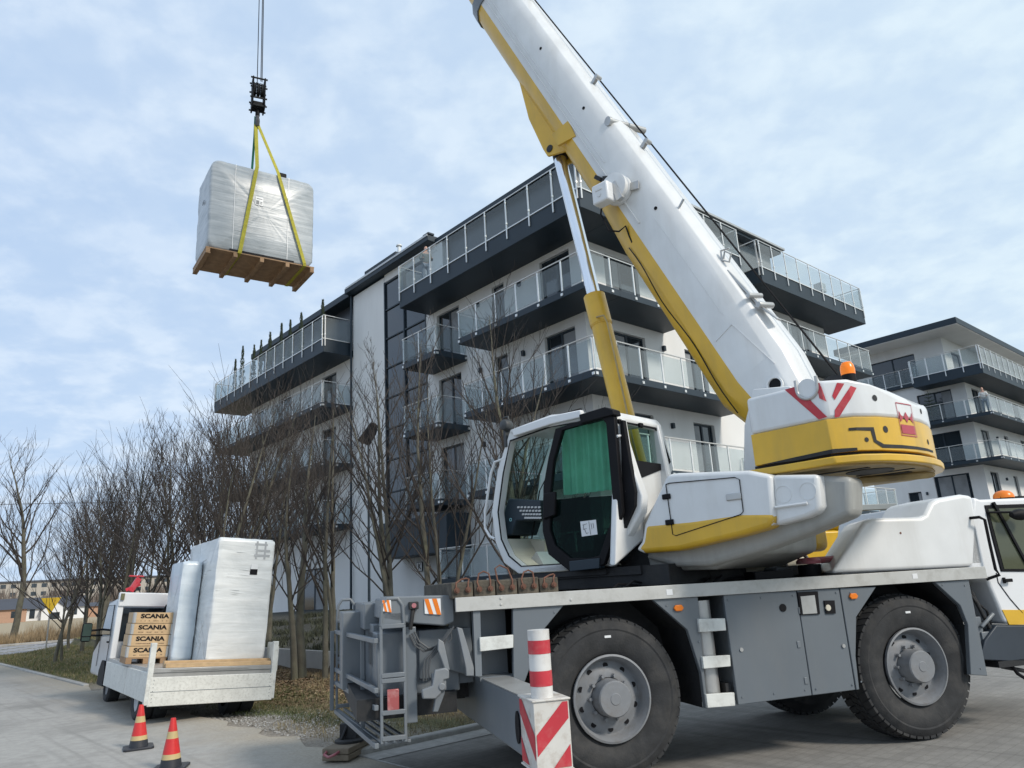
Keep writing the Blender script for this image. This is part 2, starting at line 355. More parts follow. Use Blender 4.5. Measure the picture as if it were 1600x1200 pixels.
sheet('paving', [(-7.0, -12.30), (-7.0, 60), (-60, 60), (-60, -12.30)], PAVE, .006)
k = MB().box(-12.30, 40, -7.0, -6.86, -.05, .07); k.box(-12.3, -12.18, 5.5, 25.2, -.05, .045).box(-60, 60, 36.0, 36.25, -.05, .11).box(-12.3, -12.26, -60, -7.0, -.05, .012)
tag(k.build('kerb', KERB, bev=.02, M=MB0), kind='structure')
sheet('gutter', [(-6.99-.01, -12.29), (-7.35, -12.29), (-7.35, 12), (-7.0, 12)], KERB, .012)
# ---------------------------------------------------------------- building pieces (u, v, z in building axes)
class BB(MB):
    def b(s, u0, u1, v0, v1, z0, z1): return s.box(min(v0, v1), max(v0, v1), min(u0, u1), max(u0, u1), z0, z1)
def wall_open(mb, face, const, th, a0, a1, z0, z1, ops):
    """wall with real openings; face 'v' runs along u at v=const, face 'u' runs along v at u=const"""
    A = sorted({a0, a1} | {q for o in ops for q in (o[0], o[1]) if a0 < q < a1}); Z = sorted({z0, z1} | {q for o in ops for q in (o[2], o[3]) if z0 < q < z1})
    for j in range(len(Z)-1):
        run = None
        for i in range(len(A)-1):
            ca, cz = (A[i]+A[i+1])/2, (Z[j]+Z[j+1])/2
            hole = any(o[0] < ca < o[1] and o[2] < cz < o[3] for o in ops)
            if hole:
                if run is not None:
                    (mb.b(run, A[i], const, const+th, Z[j], Z[j+1]) if face == 'v' else mb.b(const, const+th, run, A[i], Z[j], Z[j+1])); run = None
            elif run is None: run = A[i]
        if run is not None: (mb.b(run, A[-1], const, const+th, Z[j], Z[j+1]) if face == 'v' else mb.b(const, const+th, run, A[-1], Z[j], Z[j+1]))
def window(parent, face, const, o, leaves=2, curtain=None, name='window'):
    a0, a1, z0, z1 = o; d0, d1 = const+.13, const+.19; fr = BB()
    def q(m, p0, p1, y0, y1, e0, e1): m.b(p0, p1, e0, e1, y0, y1) if face == 'v' else m.b(e0, e1, p0, p1, y0, y1)
    w_ = .07
    q(fr, a0, a1, z0, z0+w_, d0, d1); q(fr, a0, a1, z1-w_, z1, d0, d1); q(fr, a0, a0+w_, z0+w_, z1-w_, d0, d1); q(fr, a1-w_, a1, z0+w_, z1-w_, d0, d1)
    for i in range(1, leaves): c = a0+(a1-a0)*i/leaves; q(fr, c-w_*.7, c+w_*.7, z0+w_, z1-w_, d0-.01, d1)
    f = fr.build(name, ANTH, parent)
    p = BB(); q(p, a0+w_, a1-w_, z0+w_, z1-w_, d0+.03, d1-.01)
    p.build('pane', WIN, f)
    if curtain is not None:
        s0, s1 = curtain; p = BB(); q(p, a0+(a1-a0)*s0, a0+(a1-a0)*s1, z0+w_+.01, z1-w_*1.3, d0+.022, d0+.028); p.build('blind', WINC, f)
    return f
def balcony(parent, rects, rails, z, kind='thin', slabm=None, step=1.12):
    """rects: slab rectangles (u0,u1,v0,v1) that butt; rails: polyline of (u,v)"""
    slabm = slabm or ANTH; mb = BB(); zt = .70 if kind == 'fascia' else .24
    for r_ in rects: mb.b(r_[0], r_[1], r_[2], r_[3], z-zt, z)
    top = z + (1.28 if kind == 'fascia' else 1.10); pz = z - (.38 if kind == 'fascia' else .16)
    s = mb.build('balcony', slabm, parent, bev=.012)
    if kind == 'fascia':
        tr = BB()
        for (u0, v0), (u1, v1) in zip(rails, rails[1:]):
            tr.bar((v0, u0, z+.02), (v1, u1, z+.02), .07, .04)
        tr.build('coping', STEEL, s)
    hr = BB()
    for (u0, v0), (u1, v1) in zip(rails, rails[1:]): hr.tube((v0, u0, top), (v1, u1, top), .024, n=6)
    hr.build('handrail', STEEL, s)
    off = .035 if kind == 'fascia' else -.02
    for (u0, v0), (u1, v1) in zip(rails, rails[1:]):
        ln = math.hypot(u1-u0, v1-v0); n_ = max(1, round(ln/step)); 
        if ln < .2: continue
        du, dv = (u1-u0)/ln, (v1-v0)/ln; nu, nv2 = dv, -du
        cu, cv = sum(q[0]+q[1] for q in rects)/len(rects)/2, sum(q[2]+q[3] for q in rects)/len(rects)/2
        if (cu-u0)*nu + (cv-v0)*nv2 > 0: nu, nv2 = -nu, -nv2
        for i in range(n_+1):
            t = i*ln/n_; t = min(max(t, .07), ln-.07)
            pu, pv = u0+du*t+nu*off, v0+dv*t+nv2*off
            p = BB(); p.bar((pv, pu, pz), (pv, pu, top-.02), .055, .035, up=(nv2, nu, 0))
            if kind == 'thin': p.b(pu-.05, pu+.05, pv-.05, pv+.05, pz-.02, pz+.07)
            else: p.tube((pv, pu, z+.2), (pv, pu, z+.26), .045, n=6).tube((pv, pu, z+1.05), (pv, pu, z+1.1), .04, n=6)
            p.build('post', STEEL, s)
        for i in range(n_):
            ta, tb = i*ln/n_+.05, (i+1)*ln/n_-.05
            g0, g1 = z+.06, top-.10; m = BB()
            pa = (v0+dv*ta, u0+du*ta); pb = (v0+dv*tb, u0+du*tb); tx, ty = nv2*.006, nu*.006
            m.add([(pa[0]-tx, pa[1]-ty, g0), (pb[0]-tx, pb[1]-ty, g0), (pb[0]-tx, pb[1]-ty, g1), (pa[0]-tx, pa[1]-ty, g1),
                   (pa[0]+tx, pa[1]+ty, g0), (pb[0]+tx, pb[1]+ty, g0), (pb[0]+tx, pb[1]+ty, g1), (pa[0]+tx, pa[1]+ty, g1)],
                  [(0, 1, 2, 3), (7, 6, 5, 4), (0, 4, 5, 1), (1, 5, 6, 2), (2, 6, 7, 3), (3, 7, 4, 0)])
            m.build('glass_panel', GLASSB, s)
    return s
def sconce(parent, face, const, a, z):
    m = BB()
    if face == 'v': m.b(a-.06, a+.06, const-.12, const, z-.1, z+.1)
    else: m.b(const-.12, const, a-.06, a+.06, z-.1, z+.1)
    m.build('wall_lamp', ANTH, parent)
# ---- main building
bld = empty('apartment_building', MB0, 'white five-storey apartment block with anthracite balconies and roof, right behind the crane', 'building', 'white apartment blocks')
Ls = {3: 11.04, 2: 8.04, 1: 5.04, 0: 2.04}
opsL = []; opsR = []
for k_, z in Ls.items():
    opsL += [(2.18, 3.75, z, z+2.4), (5.86, 6.6, z, z+2.4), (8.85, 10.45, z, z+2.4)]
    opsR += [(2.9, 4.85, z, z+2.35), (7.32, 8.72, z, z+2.35)]
    if k_: opsR += [(12.0, 14.2, z, z+2.3), (16.5, 18.3, z, z+2.3)]
opsR += [(9.6, 10.2, 11.6, 12.4)]
wl = BB(); wall_open(wl, 'v', 1.6, .25, 1.9, 11.3, .6, 13.66, opsL); wl.build('wall', RENDER, bld)
wr = BB(); wall_open(wr, 'u', 1.65, .25, 1.6, 20.0, .6, 13.66, opsR); wr.build('wall', RENDER, bld)
BB().b(2.3, 17.0, 2.3, 16.2, .6, 16.85).b(2.3, 17.0, 16.2, 19.9, .6, 13.6).build('interior_core', ANTH, bld)
# stair strip, white strip
BB().b(14.85, 17.9, 1.6, 1.85, .6, 16.9).build('wall', RENDER, bld)
cw_ = BB().b(11.3, 14.85, 1.66, 1.74, 4.6, 16.6).build('curtain_wall', WIN, bld)
m_ = BB()
for u_ in (11.33, 13.1, 14.8): m_.b(u_-.04, u_+.04, 1.58, 1.658, 4.6, 16.6)
for z_ in (4.6, 6.1, 7.6, 9.1, 10.6, 12.1, 13.6, 15.1, 16.52): m_.b(11.3, 14.85, 1.60, 1.655, z_-.03, z_+.03)
m_.build('mullions', ANTH, cw_)
BB().b(11.3, 14.85, 1.6, 1.85, .6, 4.6).build('wall', RENDER, bld)
for i, o in enumerate(opsL): window(bld, 'v', 1.6, o, 1 if o[1]-o[0] < 1 else 2, curtain=[None, (.05, .95), (.02, .48), (.05, .5), None, (.5, .98)][i % 6])
for i, o in enumerate(opsR): window(bld, 'u', 1.65, o, 2 if o[1]-o[0] > 1 else 1, curtain=[(.05, .55), (.02, .4), None, (.1, .9)][i % 4])
for z in (13.0, 10.15, 7.1):
    sconce(bld, 'v', 1.6, 4.9, z); sconce(bld, 'v', 1.6, 7.5, z); sconce(bld, 'u', 1.65, 5.9, z)
# top floor
BB().b(2.0, 10.3, 1.9, 2.15, 14.35, 16.9).build('wall', ANTHP, bld)
BB().b(10.3, 14.8, 1.6, 1.85, 16.6, 17.0).build('wall', RENDER, bld)
BB().b(9.9, 11.3, 1.62, 1.88, 13.66, 17.0).build('wall', RENDER, bld)
BB().b(2.0, 2.25, 2.15, 16.2, 14.35, 16.9).build('wall', RENDER2, bld)
BB().b(2.0, 2.25, 15.9, 16.2, 14.35, 17.0)
rf = BB().b(1.5, 10.35, 1.55, 16.45, 16.9, 17.16).b(10.35, 18.05, 1.15, 16.45, 17.0, 17.3)
rf.b(10.3, 10.75, 1.15, 1.5, 17.3, 17.40)
roof = rf.build('roof', ANTH, bld, bev=.02)
BB().b(10.36, 17.9, 1.12, 1.15, 17.22, 17.32).build('roof_gutter', ALU, roof); BB().b(1.35, 1.5, 1.4, 16.6, 17.08, 17.18).build('roof_gutter', ALU, roof)
BB().b(13.9, 16.9, 1.7, 2.9, 17.3, 18.0).build('vent_housing', ANTH, roof)
MB().tube((1.95, 13.95, 18.0), (1.95, 13.95, 18.35), .09, n=12).tube((1.95, 13.95, 18.35), (1.95, 13.95, 18.42), .15, n=12).build('flue', STEEL, roof)
MB().tube((1.5, 17.95, .8), (1.5, 17.95, 17.0), .06, n=8).build('downpipe', ANTH, bld)
balcony(bld, [(0, 11.0, 0, 1.6), (0, 2.0, 1.6, 9.7)], [(11.0, 1.6), (11.0, 0), (0, 0), (0, 9.7), (1.9, 9.7)], 14.35, 'fascia', step=1.2)
balcony(bld, [(0, 6.9, 0, 1.6), (0, 1.65, 1.6, 6.05)], [(6.9, 1.6), (6.9, 0), (0, 0), (0, 6.05), (1.6, 6.05)], Ls[3])
balcony(bld, [(0, 6.7, 0, 1.6), (0, 1.65, 1.6, 9.3)], [(6.7, 1.6), (6.7, 0), (0, 0), (0, 9.3), (1.6, 9.3)], Ls[2])
balcony(bld, [(0, 6.7, 0, 1.6), (0, 1.65, 1.6, 10.3)], [(6.7, 1.6), (6.7, 0), (0, 0), (0, 10.3), (1.6, 10.3)], Ls[1])
BB().b(.1, 6.9, .1, 1.6, .6, 1.8).b(.1, 1.65, 1.6, 9.4, .6, 1.8).build('terrace_plinth', RENDER, bld)
balcony(bld, [(0, 8.6, 0, 1.6), (0, 1.65, 1.6, 9.5)], [(8.6, 1.6), (8.6, 0), (0, 0), (0, 9.5)], Ls[0], step=1.5)
for k_ in (3, 2, 1): balcony(bld, [(8.4, 10.85, 0, 1.6)], [(10.85, 1.6), (10.85, 0), (8.4, 0), (8.4, 1.6)], Ls[k_])
balcony(bld, [(0, 2.0, 11.3, 21.3)], [(2.0, 11.3), (0, 11.3), (0, 21.3), (2.0, 21.3)], 14.35, 'fascia', step=1.1)
balcony(bld, [(0, 1.65, 10.6, 21.0)], [(1.6, 10.6), (0, 10.6), (0, 21.0), (1.6, 21.0)], Ls[3], step=1.1)
balcony(bld, [(0, 1.65, 15.5, 21.0)], [(0, 15.5), (0, 21.0), (1.6, 21.0)], 4.0, step=1.1)
BB().b(1.95, 2.3, 20.0, 20.5, 13.66, 14.3)
BB().b(8.6, 13.6, .4, 1.58, 3.05, 4.55).build('canopy', ANTH, bld, bev=.02)
# entrance sign
s_ = BB().b(12.0, 12.42, 1.55, 1.58, 2.45, 2.85).build('entrance_sign', ANTH, bld)
BB().b(12.03, 12.39, 1.545, 1.549, 2.48, 2.82).build('sign_face', WHITE2, s_)
text('sign_letter', 'K', BLACK, s_, Matrix(((0, 0, -1, 1.543), (-1, 0, 0, 12.19), (0, 1, 0, 2.65), (0, 0, 0, 1))), .34, .001, bold=.008)
# ---- left wing of the main building
opsW = []
for k_, z in Ls.items(): opsW += [(20.0, 21.6, z, z+2.3), (25.6, 27.2, z, z+2.3), (29.2, 30.6, z, z+2.3)] if k_ else [(20.9, 24.0, .95, 3.1)]
ww = BB(); wall_open(ww, 'v', 1.75, .25, 18.0, 31.4, -.1, 13.66, opsW); ww.build('wall', RENDER, bld)
BB().b(31.15, 31.4, 2.0, 15.0, -.1, 13.66).build('wall', RENDER, bld)
BB().b(18.0, 31.1, 2.4, 15, .6, 16.8).build('interior_core', ANTH, bld)
for i, o in enumerate(opsW): window(bld, 'v', 1.75, o, 2, curtain=[(.05, .5), None, (.5, .95)][i % 3], name='window' if o[2] > 1 else 'door')
BB().b(18.0, 30.6, 2.1, 2.35, 14.35, 16.9).build('wall', ANTHP, bld)
BB().b(17.98, 30.9, 1.35, 12, 16.9, 17.25).build('roof', ANTH, bld, bev=.02)
balcony(bld, [(18.1, 33.3, 0, 2.1)], [(18.1, 1.7), (18.1, 0), (33.3, 0), (33.3, 2.1)], 14.35, 'fascia', step=1.15)
for k_ in (3, 2, 1):
    balcony(bld, [(18.2, 23.8, 0, 1.75)], [(18.2, 1.7), (18.2, 0), (23.8, 0), (23.8, 1.7)], Ls[k_])
    balcony(bld, [(24.2, 32.6, 0, 1.75), (31.4, 32.6, 1.75, 2.6)], [(24.2, 1.7), (24.2, 0), (32.6, 0), (32.6, 2.6)], Ls[k_])
# ---- second building
b2 = empty('apartment_building', MB0, 'white apartment block farther off at the right edge, with wide overhanging flat roof', 'building', 'white apartment blocks')
V2, U2 = 40.8, 1.75
o2 = []; r2 = []
L4w = (4.6, 7.9, 14.5, 16.55)
for k_, z in ((3, 11.04), (2, 8.04), (1, 5.04)): o2 += [(2.7, 5.0, z, z+2.35)]; r2 += [(42.0, 43.7, z, z+2.35), (47.0, 48.0, z+.8, z+2.3), (51, 53, z, z+2.3)]
o2 += [(6.0, 6.9, 4.6, 6.5), L4w]
wb = BB(); wall_open(wb, 'v', V2, .25, U2, 9.2, .0, 13.66, [o for o in o2 if o is not L4w]); wb.build('wall', RENDER, b2)
wb = BB(); wall_open(wb, 'v', V2, .25, 2.6, 9.2, 13.66, 17.3, [L4w]); wb.build('wall', RENDER, b2)
wb = BB(); wall_open(wb, 'u', U2, .25, V2+.25, 62, .0, 13.66, r2); wb.build('wall', RENDER, b2)
wb = BB(); wall_open(wb, 'u', 2.6, .25, V2+.25, 62, 14.35, 17.3, [(42.3, 44.2, 14.4, 16.4)]); wb.build('wall', RENDER, b2)
BB().b(3.0, 9.0, 41.3, 61.8, 0, 17.2).build('interior_core', ANTH, b2)
for i, o in enumerate(o2): window(b2, 'v', V2, o, 2 if o[1]-o[0] > 1 else 1, curtain=[(.05, .3), None, (.1, .9)][i % 3])
for i, o in enumerate(r2): window(b2, 'u', U2, o, 2 if o[1]-o[0] > 1.2 else 1, curtain=[None, (.3, .9)][i % 2])
window(b2, 'u', 2.6, (42.3, 44.2, 14.4, 16.4), 1, (.1, .9))
BB().b(.7, 9.4, 38.4, 62, 17.3, 17.75).build('roof', ANTH, b2, bev=.02)
BB().b(.74, 9.4, 38.44, 62, 17.27, 17.298).build('soffit', RENDER, b2)
balcony(b2, [(0, 4.5, 39.1, 40.8), (0, 2.6, 40.8, 60)], [(4.5, 40.7), (4.5, 39.1), (0, 39.1), (0, 60)], 14.35, 'fascia', step=1.25)
for k_, z in ((3, 11.04), (2, 8.04)): balcony(b2, [(0, 4.6, 39.1, 40.8), (0, 1.75, 40.8, 60)], [(4.6, 40.7), (4.6, 39.1), (0, 39.1), (0, 60)], z, step=1.6)
balcony(b2, [(4.6, 9.2, 40.5, 40.8)], [(4.6, 40.45), (9.2, 40.45)], 14.35, 'thin', step=1.3)
for z in (7.0, 10.0): sconce(b2, 'u', U2, 45.2, z)
sconce(b2, 'v', V2, 5.6, 6.3)
# low garage
ga = empty('garage', MB0, 'low pale garage block with white coping, between the two apartment buildings', 'garage')
BB().b(4.0, 9.5, 31, 38, 0, 4.0).build('wall', RENDER, ga); BB().b(3.9, 9.5, 30.9, 38, 4.0, 4.14).build('coping', WHITE2, ga)
BB().b(3.98, 4.0, 32, 36, 0.1, 3.2).build('garage_door', RENDER2, ga)
# ---------------------------------------------------------------- mobile crane (x along the carrier, y away, z up)
CR = TR(.69, 6.8, 0, R(16.2))
crane = empty('mobile_crane', CR, 'white, yellow and grey mobile crane with raised boom, parked before the apartment block', 'crane')
# wheels
def wheel(x, far=False):
    w0 = empty('wheel', TR(x, 0, .69) if not far else TR(x, 2.4, .69, math.pi), parent=crane)
    t = MB(); y0 = .10
    prof = [(.36, y0+.05), (.40, y0+.02), (.47, y0+.004), (.53, y0-.002), (.56, y0+.006), (.575, y0), (.60, y0+.01), (.635, y0+.03), (.655, y0+.05), (.668, y0+.09), (.672, y0+.16), (.672, y0+.30), (.655, y0+.40), (.56, y0+.46), (.36, y0+.41)]
    t.lathe(prof, 'y', 72)
    nb = 52
    for k in range(nb):
        a = 2*math.pi*k/nb; da = 2*math.pi/nb
        for j, (ya, yb, ph) in enumerate(((y0+.035, y0+.135, 0), (y0+.15, y0+.245, .5), (y0+.26, y0+.385, 0))):
            c = a+ph*da; h = da*.40; r0 = .655; r1 = .690 if j != 0 else .682; sk = .25*da
            v = []
            for (rr, yy) in ((r0-.03, ya), (r0-.01, yb), (r1, yb), (r1-(.018 if j == 0 else 0), ya)):
                for s_ in (-1, 1):
                    an = c+s_*h+(sk if yy == yb else -sk)*(1 if j != 1 else -1); v.append((rr*math.cos(an), yy, rr*math.sin(an)))
            t.add(v, [(0, 1, 3, 2), (2, 3, 5, 4), (4, 5, 7, 6), (6, 7, 1, 0), (0, 2, 4, 6), (1, 7, 5, 3)])
    t.build('tyre', TYRE, w0, smooth=True)
    if not far: MB().box(-.03, .03, y0-.005, y0-.001, .50, .52).build('tyre_sticker', WHITE2, w0)
    r_ = MB().lathe([(.36, y0+.03), (.362, y0+.0), (.345, y0-.005), (.335, y0+.02), (.325, y0+.035), (.315, y0+.10), (.30, y0+.125), (.27, y0+.115), (.23, y0+.095), (.19, y0+.09), (.165, y0+.09)], 'y', 64)
    r_.lathe([(.315, y0+.10), (.30, y0+.135), (.30, y0+.14), (.1, y0+.14)], 'y', 48)
    rim = r_.build('rim', RIMM, w0, smooth=True)
    h_ = MB()
    for k in range(10):
        a = 2*math.pi*(k+.5)/10; far or MB().tube((.262*math.cos(a), y0+.107, .262*math.sin(a)), (.262*math.cos(a), y0+.125, .262*math.sin(a)), .024, n=14).build('hand_hole', BLACK, w0)
    pass
    n_ = MB()
    for k in range(10):
        a = 2*math.pi*k/10; n_ = MB(); n_.tube((.185*math.cos(a), y0+.045, .185*math.sin(a)), (.185*math.cos(a), y0+.10, .185*math.sin(a)), .015, n=6)
        n_.tube((.185*math.cos(a), y0+.085, .185*math.sin(a)), (.185*math.cos(a), y0+.10, .185*math.sin(a)), .021, n=8)
        if not far: n_.build('wheel_nut', RIMM, w0)
    MB().lathe([(.16, y0+.10), (.155, y0+.0), (.15, y0-.055), (.14, y0-.065), (.05, y0-.065), (.045, y0-.07), (.0, y0-.07)], 'y', 40).build('hub_cap', RIMM, w0, smooth=True)
    return w0
for x in (.055, 3.305): wheel(x); wheel(x, True)
MB().box(.055-.1, .055+.1, .5, 1.9, .58, .8).box(3.2, 3.41, .5, 1.9, .58, .8).box(-1.9, 4.4, .78, .9, .72, 1.32).box(-1.9, 4.4, 1.5, 1.62, .72, 1.32).box(-1.8, 4.3, .9, 1.5, 1.1, 1.3).build('chassis_frame', DARK, crane)
box('inner_liner', DARK, crane, -1.25, 4.2, .62, .7, .75, 1.5)
# deck, trims
MB().box(-1.31, 4.28, .03, 2.37, 1.50, 1.595).build('deck', DARK, crane)
tr = MB().prism([(-1.322, 1.497), (4.29, 1.477), (4.29, 1.597), (-1.322, 1.612)], 'y', -.005, .03)
for x, z in ((-.93, 1.535), (-.93, 1.585), (-.30, 1.535)): tr.tube((x, -.012, z), (x, 0, z), .012, n=8)
TRIM = mat('trim_alloy', (.50, .50, .48), .5, .15, var=.06, vs=2, dirt=((.26, .25, .22), .6, 6), bump=.05)
tr.build('side_trim', TRIM, crane, bev=.004)
MB().prism([(-1.32, 1.497), (4.29, 1.477), (4.29, 1.597), (-1.32, 1.612)], 'y', 2.375, 2.40).build('side_trim', TRIM, crane)
for x in (.62, 3.35): MB().box(x, x+.06, -.0075, -.0055, 1.52, 1.57).build('sticker', WHITE2, crane)
# near side panels
YP = .02
MB().prism([(-0.822, 1.495), (-0.358, 1.496), (-0.564, 1.299), (-0.77, 0.865), (-0.853, 0.87)], 'y', YP, .07).build('fender_panel', GREYP, crane, bev=.006)
lr = MB().prism([(-1.17, 1.492), (-1.109, 1.49), (-1.117, 0.977), (-1.171, 0.982)], 'y', YP, .09)
lr.box(-1.12, -.82, .30, .33, .95, 1.5).box(-1.12, -.82, .08, .30, .93, .96).box(-1.12, -.82, .08, .30, 1.18, 1.2).box(-1.32, -1.12, .35, .38, .9, 1.5)
lr.build('ladder_recess', GREY, crane)
for q in ([(-1.129, 1.283), (-0.838, 1.284), (-0.844, 1.181), (-1.13, 1.172)], [(-1.07, 0.948), (-0.856, 0.95), (-0.856, 0.861), (-1.036, 0.867)]):
    MB().prism(q, 'y', -.01, .02).build('step_plate', WHITED, crane, bev=.004)
MB().prism([(0.485, 1.492), (0.944, 1.487), (0.938, 1.293), (0.921, 0.892), (0.917, 0.54), (0.891, 0.539), (0.888, 0.837), (0.802, 1.208)], 'y', YP, .07).build('fender_panel', GREYP, crane, bev=.006)
# wheel arch liners
def arch(pts, y0=.07, y1=.62):
    m = MB()
    for (a, b) in zip(pts, pts[1:]): m.add([(a[0], y0, a[1]), (b[0], y0, b[1]), (b[0], y1, b[1]), (a[0], y1, a[1])], [(0, 1, 2, 3)])
    return m
arch([(-.76, .86), (-.56, 1.3), (-.36, 1.49), (.485, 1.49), (.80, 1.21), (.885, .84), (.89, .54)]).build('wheel_arch', DARK, crane)
arch([(2.52, .55), (2.54, .85), (2.62, 1.2), (2.91, 1.47), (3.64, 1.47), (3.89, 1.23), (3.94, 1.04), (3.85, .57)]).build('wheel_arch', DARK, crane)
# middle steps
for q in ([(0.908, 1.296), (1.178, 1.284), (1.175, 1.178), (0.904, 1.181)], [(0.904, 0.973), (1.182, 0.965), (1.175, 0.87), (0.903, 0.871)], [(0.897, 0.659), (1.178, 0.649), (1.17, 0.54), (0.896, 0.548)]):
    MB().prism(q, 'y', -.01, .03).build('step_plate', WHITED, crane, bev=.004)
MB().tube((1.02, .16, .62), (1.02, .16, 1.45), .10, n=24).build('air_tank', ALU, crane, smooth=True)
MB().box(.92, 1.22, .3, .33, .55, 1.5).box(1.15, 1.2, .08, .3, .56, .72).build('step_recess', DARK, crane)
# storage panels
MB().prism([(1.211, 1.489), (1.994, 1.482), (1.993, 0.549), (1.218, 0.538)], 'y', YP, .06).build('storage_panel', GREYP, crane, bev=.006)
MB().prism([(2.005, 1.482), (2.481, 1.479), (2.476, 0.553), (2.003, 0.548)], 'y', YP+.003, .06).build('storage_panel', GREYP, crane, bev=.006)
MB().prism([(2.492, 1.478), (2.915, 1.467), (2.624, 1.202), (2.54, 0.848), (2.519, 0.552), (2.486, 0.552)], 'y', YP, .06).build('fender_panel', GREYP, crane, bev=.006)
MB().box(1.26, 2.5, .06, .6, .56, .6).box(1.26, 1.3, .06, .6, .6, 1.48).box(2.46, 2.5, .06, .6, .6, 1.48).build('storage_body', GREY, crane)
MB().tube((1.819, .012, 1.336), (1.819, .03, 1.336), .036, n=20).build('filler_hole', BLACK, crane)
op = MB().prism([(2.002, 1.467), (2.225, 1.463), (2.21, 1.253), (1.996, 1.258)], 'y', .008, .022).build('locker_opening', BLACK, crane)
MB().prism([(2.02, 1.427), (2.179, 1.43), (2.176, 1.264), (2.019, 1.266)], 'y', .002, .012).build('locker_door', ALU, op)
op = MB().prism([(2.281, 1.374), (2.397, 1.369), (2.388, 1.248), (2.282, 1.252)], 'y', .008, .022).build('switch_opening', BLACK, crane)
MB().tube((2.31, .0, 1.305), (2.31, .02, 1.305), .03, n=12).build('switch_knob', CREAM, op, bev=.004)
for c_ in [(0.73, 1.402), (2.62, 1.395), (4.252, 1.696)]:
    if c_[0] < 4: 
        m = MB(); m.prism([(c_[0]-.05, c_[1]), (c_[0]-.03, c_[1]+.027), (c_[0]+.03, c_[1]+.027), (c_[0]+.05, c_[1]), (c_[0]+.03, c_[1]-.027), (c_[0]-.03, c_[1]-.027)], 'y', -.002, .02); m.build('marker_light', ORANGE, crane, bev=.006)
# panel hinges, latches and bolts
for x_, z_ in ((1.95, 1.0), (1.97, .68), (2.02, 1.30)): MB().box(x_-.035, x_+.0, .012, .0195, z_-.03, z_+.03).build('panel_hinge', GREY, crane, bev=.003)
for x_, z_ in ((1.32, 1.0), (2.42, .95)): MB().tube((x_, .010, z_), (x_, .02, z_), .018, n=14).build('panel_lock', ALU, crane)
for x_, z_ in ((1.25, 1.44), (1.60, 1.44), (1.95, 1.44), (1.27, .60), (1.6, .60), (1.93, .60), (2.08, 1.44), (2.44, 1.44), (2.05, .60), (2.45, .60), (-.45, 1.44), (-.7, 1.1), (.62, 1.43), (.90, 1.1), (.95, .62), (2.6, 1.43), (2.55, .62), (3.72, 1.44), (4.0, 1.42), (3.98, .62)): MB().tube((x_, .013, z_), (x_, .02, z_), .008, n=8).build('bolt_head', GREY, crane)
# front fender
MB().prism([(3.638, 1.472), (4.068, 1.477), (4.049, 0.545), (3.845, 0.572), (3.939, 1.043), (3.894, 1.23)], 'y', YP, .07).build('fender_panel', GREYP, crane, bev=.006)
# front outrigger
ob = MB().prism([(4.328, 1.007), (5.024, 0.953), (4.908, 0.595), (4.032, 0.695), (4.149, 0.876)], 'y', .05, .45); ob.build('front_outrigger', mat('navy_steel', (.03, .04, .054), .5, var=.15, vs=2), crane, bev=.01)
MB().box(4.25, 4.75, .05, 2.3, .60, .66).tube((4.35, .12, .60), (4.7, .12, .52), .02).tube((4.12, .2, 1.45), (4.12, .2, .8), .02).tube((4.16, .15, 1.45), (4.3, .1, .95), .02).path([(4.1, .15, 1.45), (4.2, .12, 1.25), (4.35, .15, 1.15), (4.42, .2, 1.0)], .012).build('front_bracket', DARK, crane)
MB().box(4.12, 4.2, .1, .2, .78, 1.1).box(4.15, 4.28, .08, .15, .82, .95).tube((4.15, .07, 1.0), (4.34, .07, 1.12), .02).build('jack_bracket', GREY, crane, bev=.006)
MB().path([(4.45, .1, .62), (4.5, .08, .52), (4.58, .08, .47), (4.7, .1, .5)], .018).build('hose', BLACK, crane, smooth=True)
# engine hood
hp_ = [(2.488, 1.615), (2.918, 2.046), (2.996, 2.115), (3.106, 2.147), (3.715, 2.136), (3.788, 2.162), (3.896, 2.288), (3.989, 2.323), (4.328, 2.363), (4.471, 2.343), (4.426, 1.589)]
hd = MB(); nh = len(hp_); shv = [.42, .42, .42, .40, .12, .12, .12, .1, 0, 0, 0]
for y_, k_ in ((.12, 0), (.95, 1)): hd.v += [(x+shv[i]*k_, y_, z) for i, (x, z) in enumerate(hp_)]
hd.f = [tuple(range(nh))[::-1], tuple(range(nh, 2*nh))]+[(i, (i+1) % nh, nh+(i+1) % nh, nh+i) for i in range(nh)]; hd.m = [0]*len(hd.f)
hd.build('engine_hood', WHITE, crane, bev=.045, seg=4)
MB().tube((3.42, .117, 1.98), (3.42, .124, 1.98), .012, n=8).build('hood_chip', RUST, crane)
# driver cab (front)
cabp = [(4.179, 1.475), (4.413, 1.463), (4.482, 1.199), (4.516, 1.024), (4.56, 1.002), (5.616, 0.924), (6.055, 2.189), (5.711, 2.306), (4.564, 2.299), (4.476, 2.329)]
fc = MB().prism(cabp, 'y', .12, 2.3).build('driver_cab', WHITE2, crane, bev=.03, seg=3)
MB().prism([(4.59, 2.236), (6.07, 2.232), (5.804, 1.465), (4.614, 1.531), (4.595, 1.887)], 'y', .108, .13).build('window_seal', BLACK, fc, bev=.008)
MB().prism([(4.622, 2.194), (6.055, 2.189), (5.815, 1.499), (4.656, 1.556)], 'y', .104, .12).build('side_glass', glass('driver_glass', (.10, .11, .07), .75, .05, (.5, .6, .5)), fc)
MB().bar((4.70, .10, 2.26), (4.98, .10, 1.55), .03, .03).build('quarter_bar', BLACK, fc)
MB().prism([(4.518, 1.146), (5.668, 1.073), (5.616, 0.924), (4.567, 0.995)], 'y', .114, .13).build('cab_stripe', YEL, fc)
dl = [(4.55, 1.521), (4.547, 1.423), (4.653, 1.254), (4.779, 1.097)]
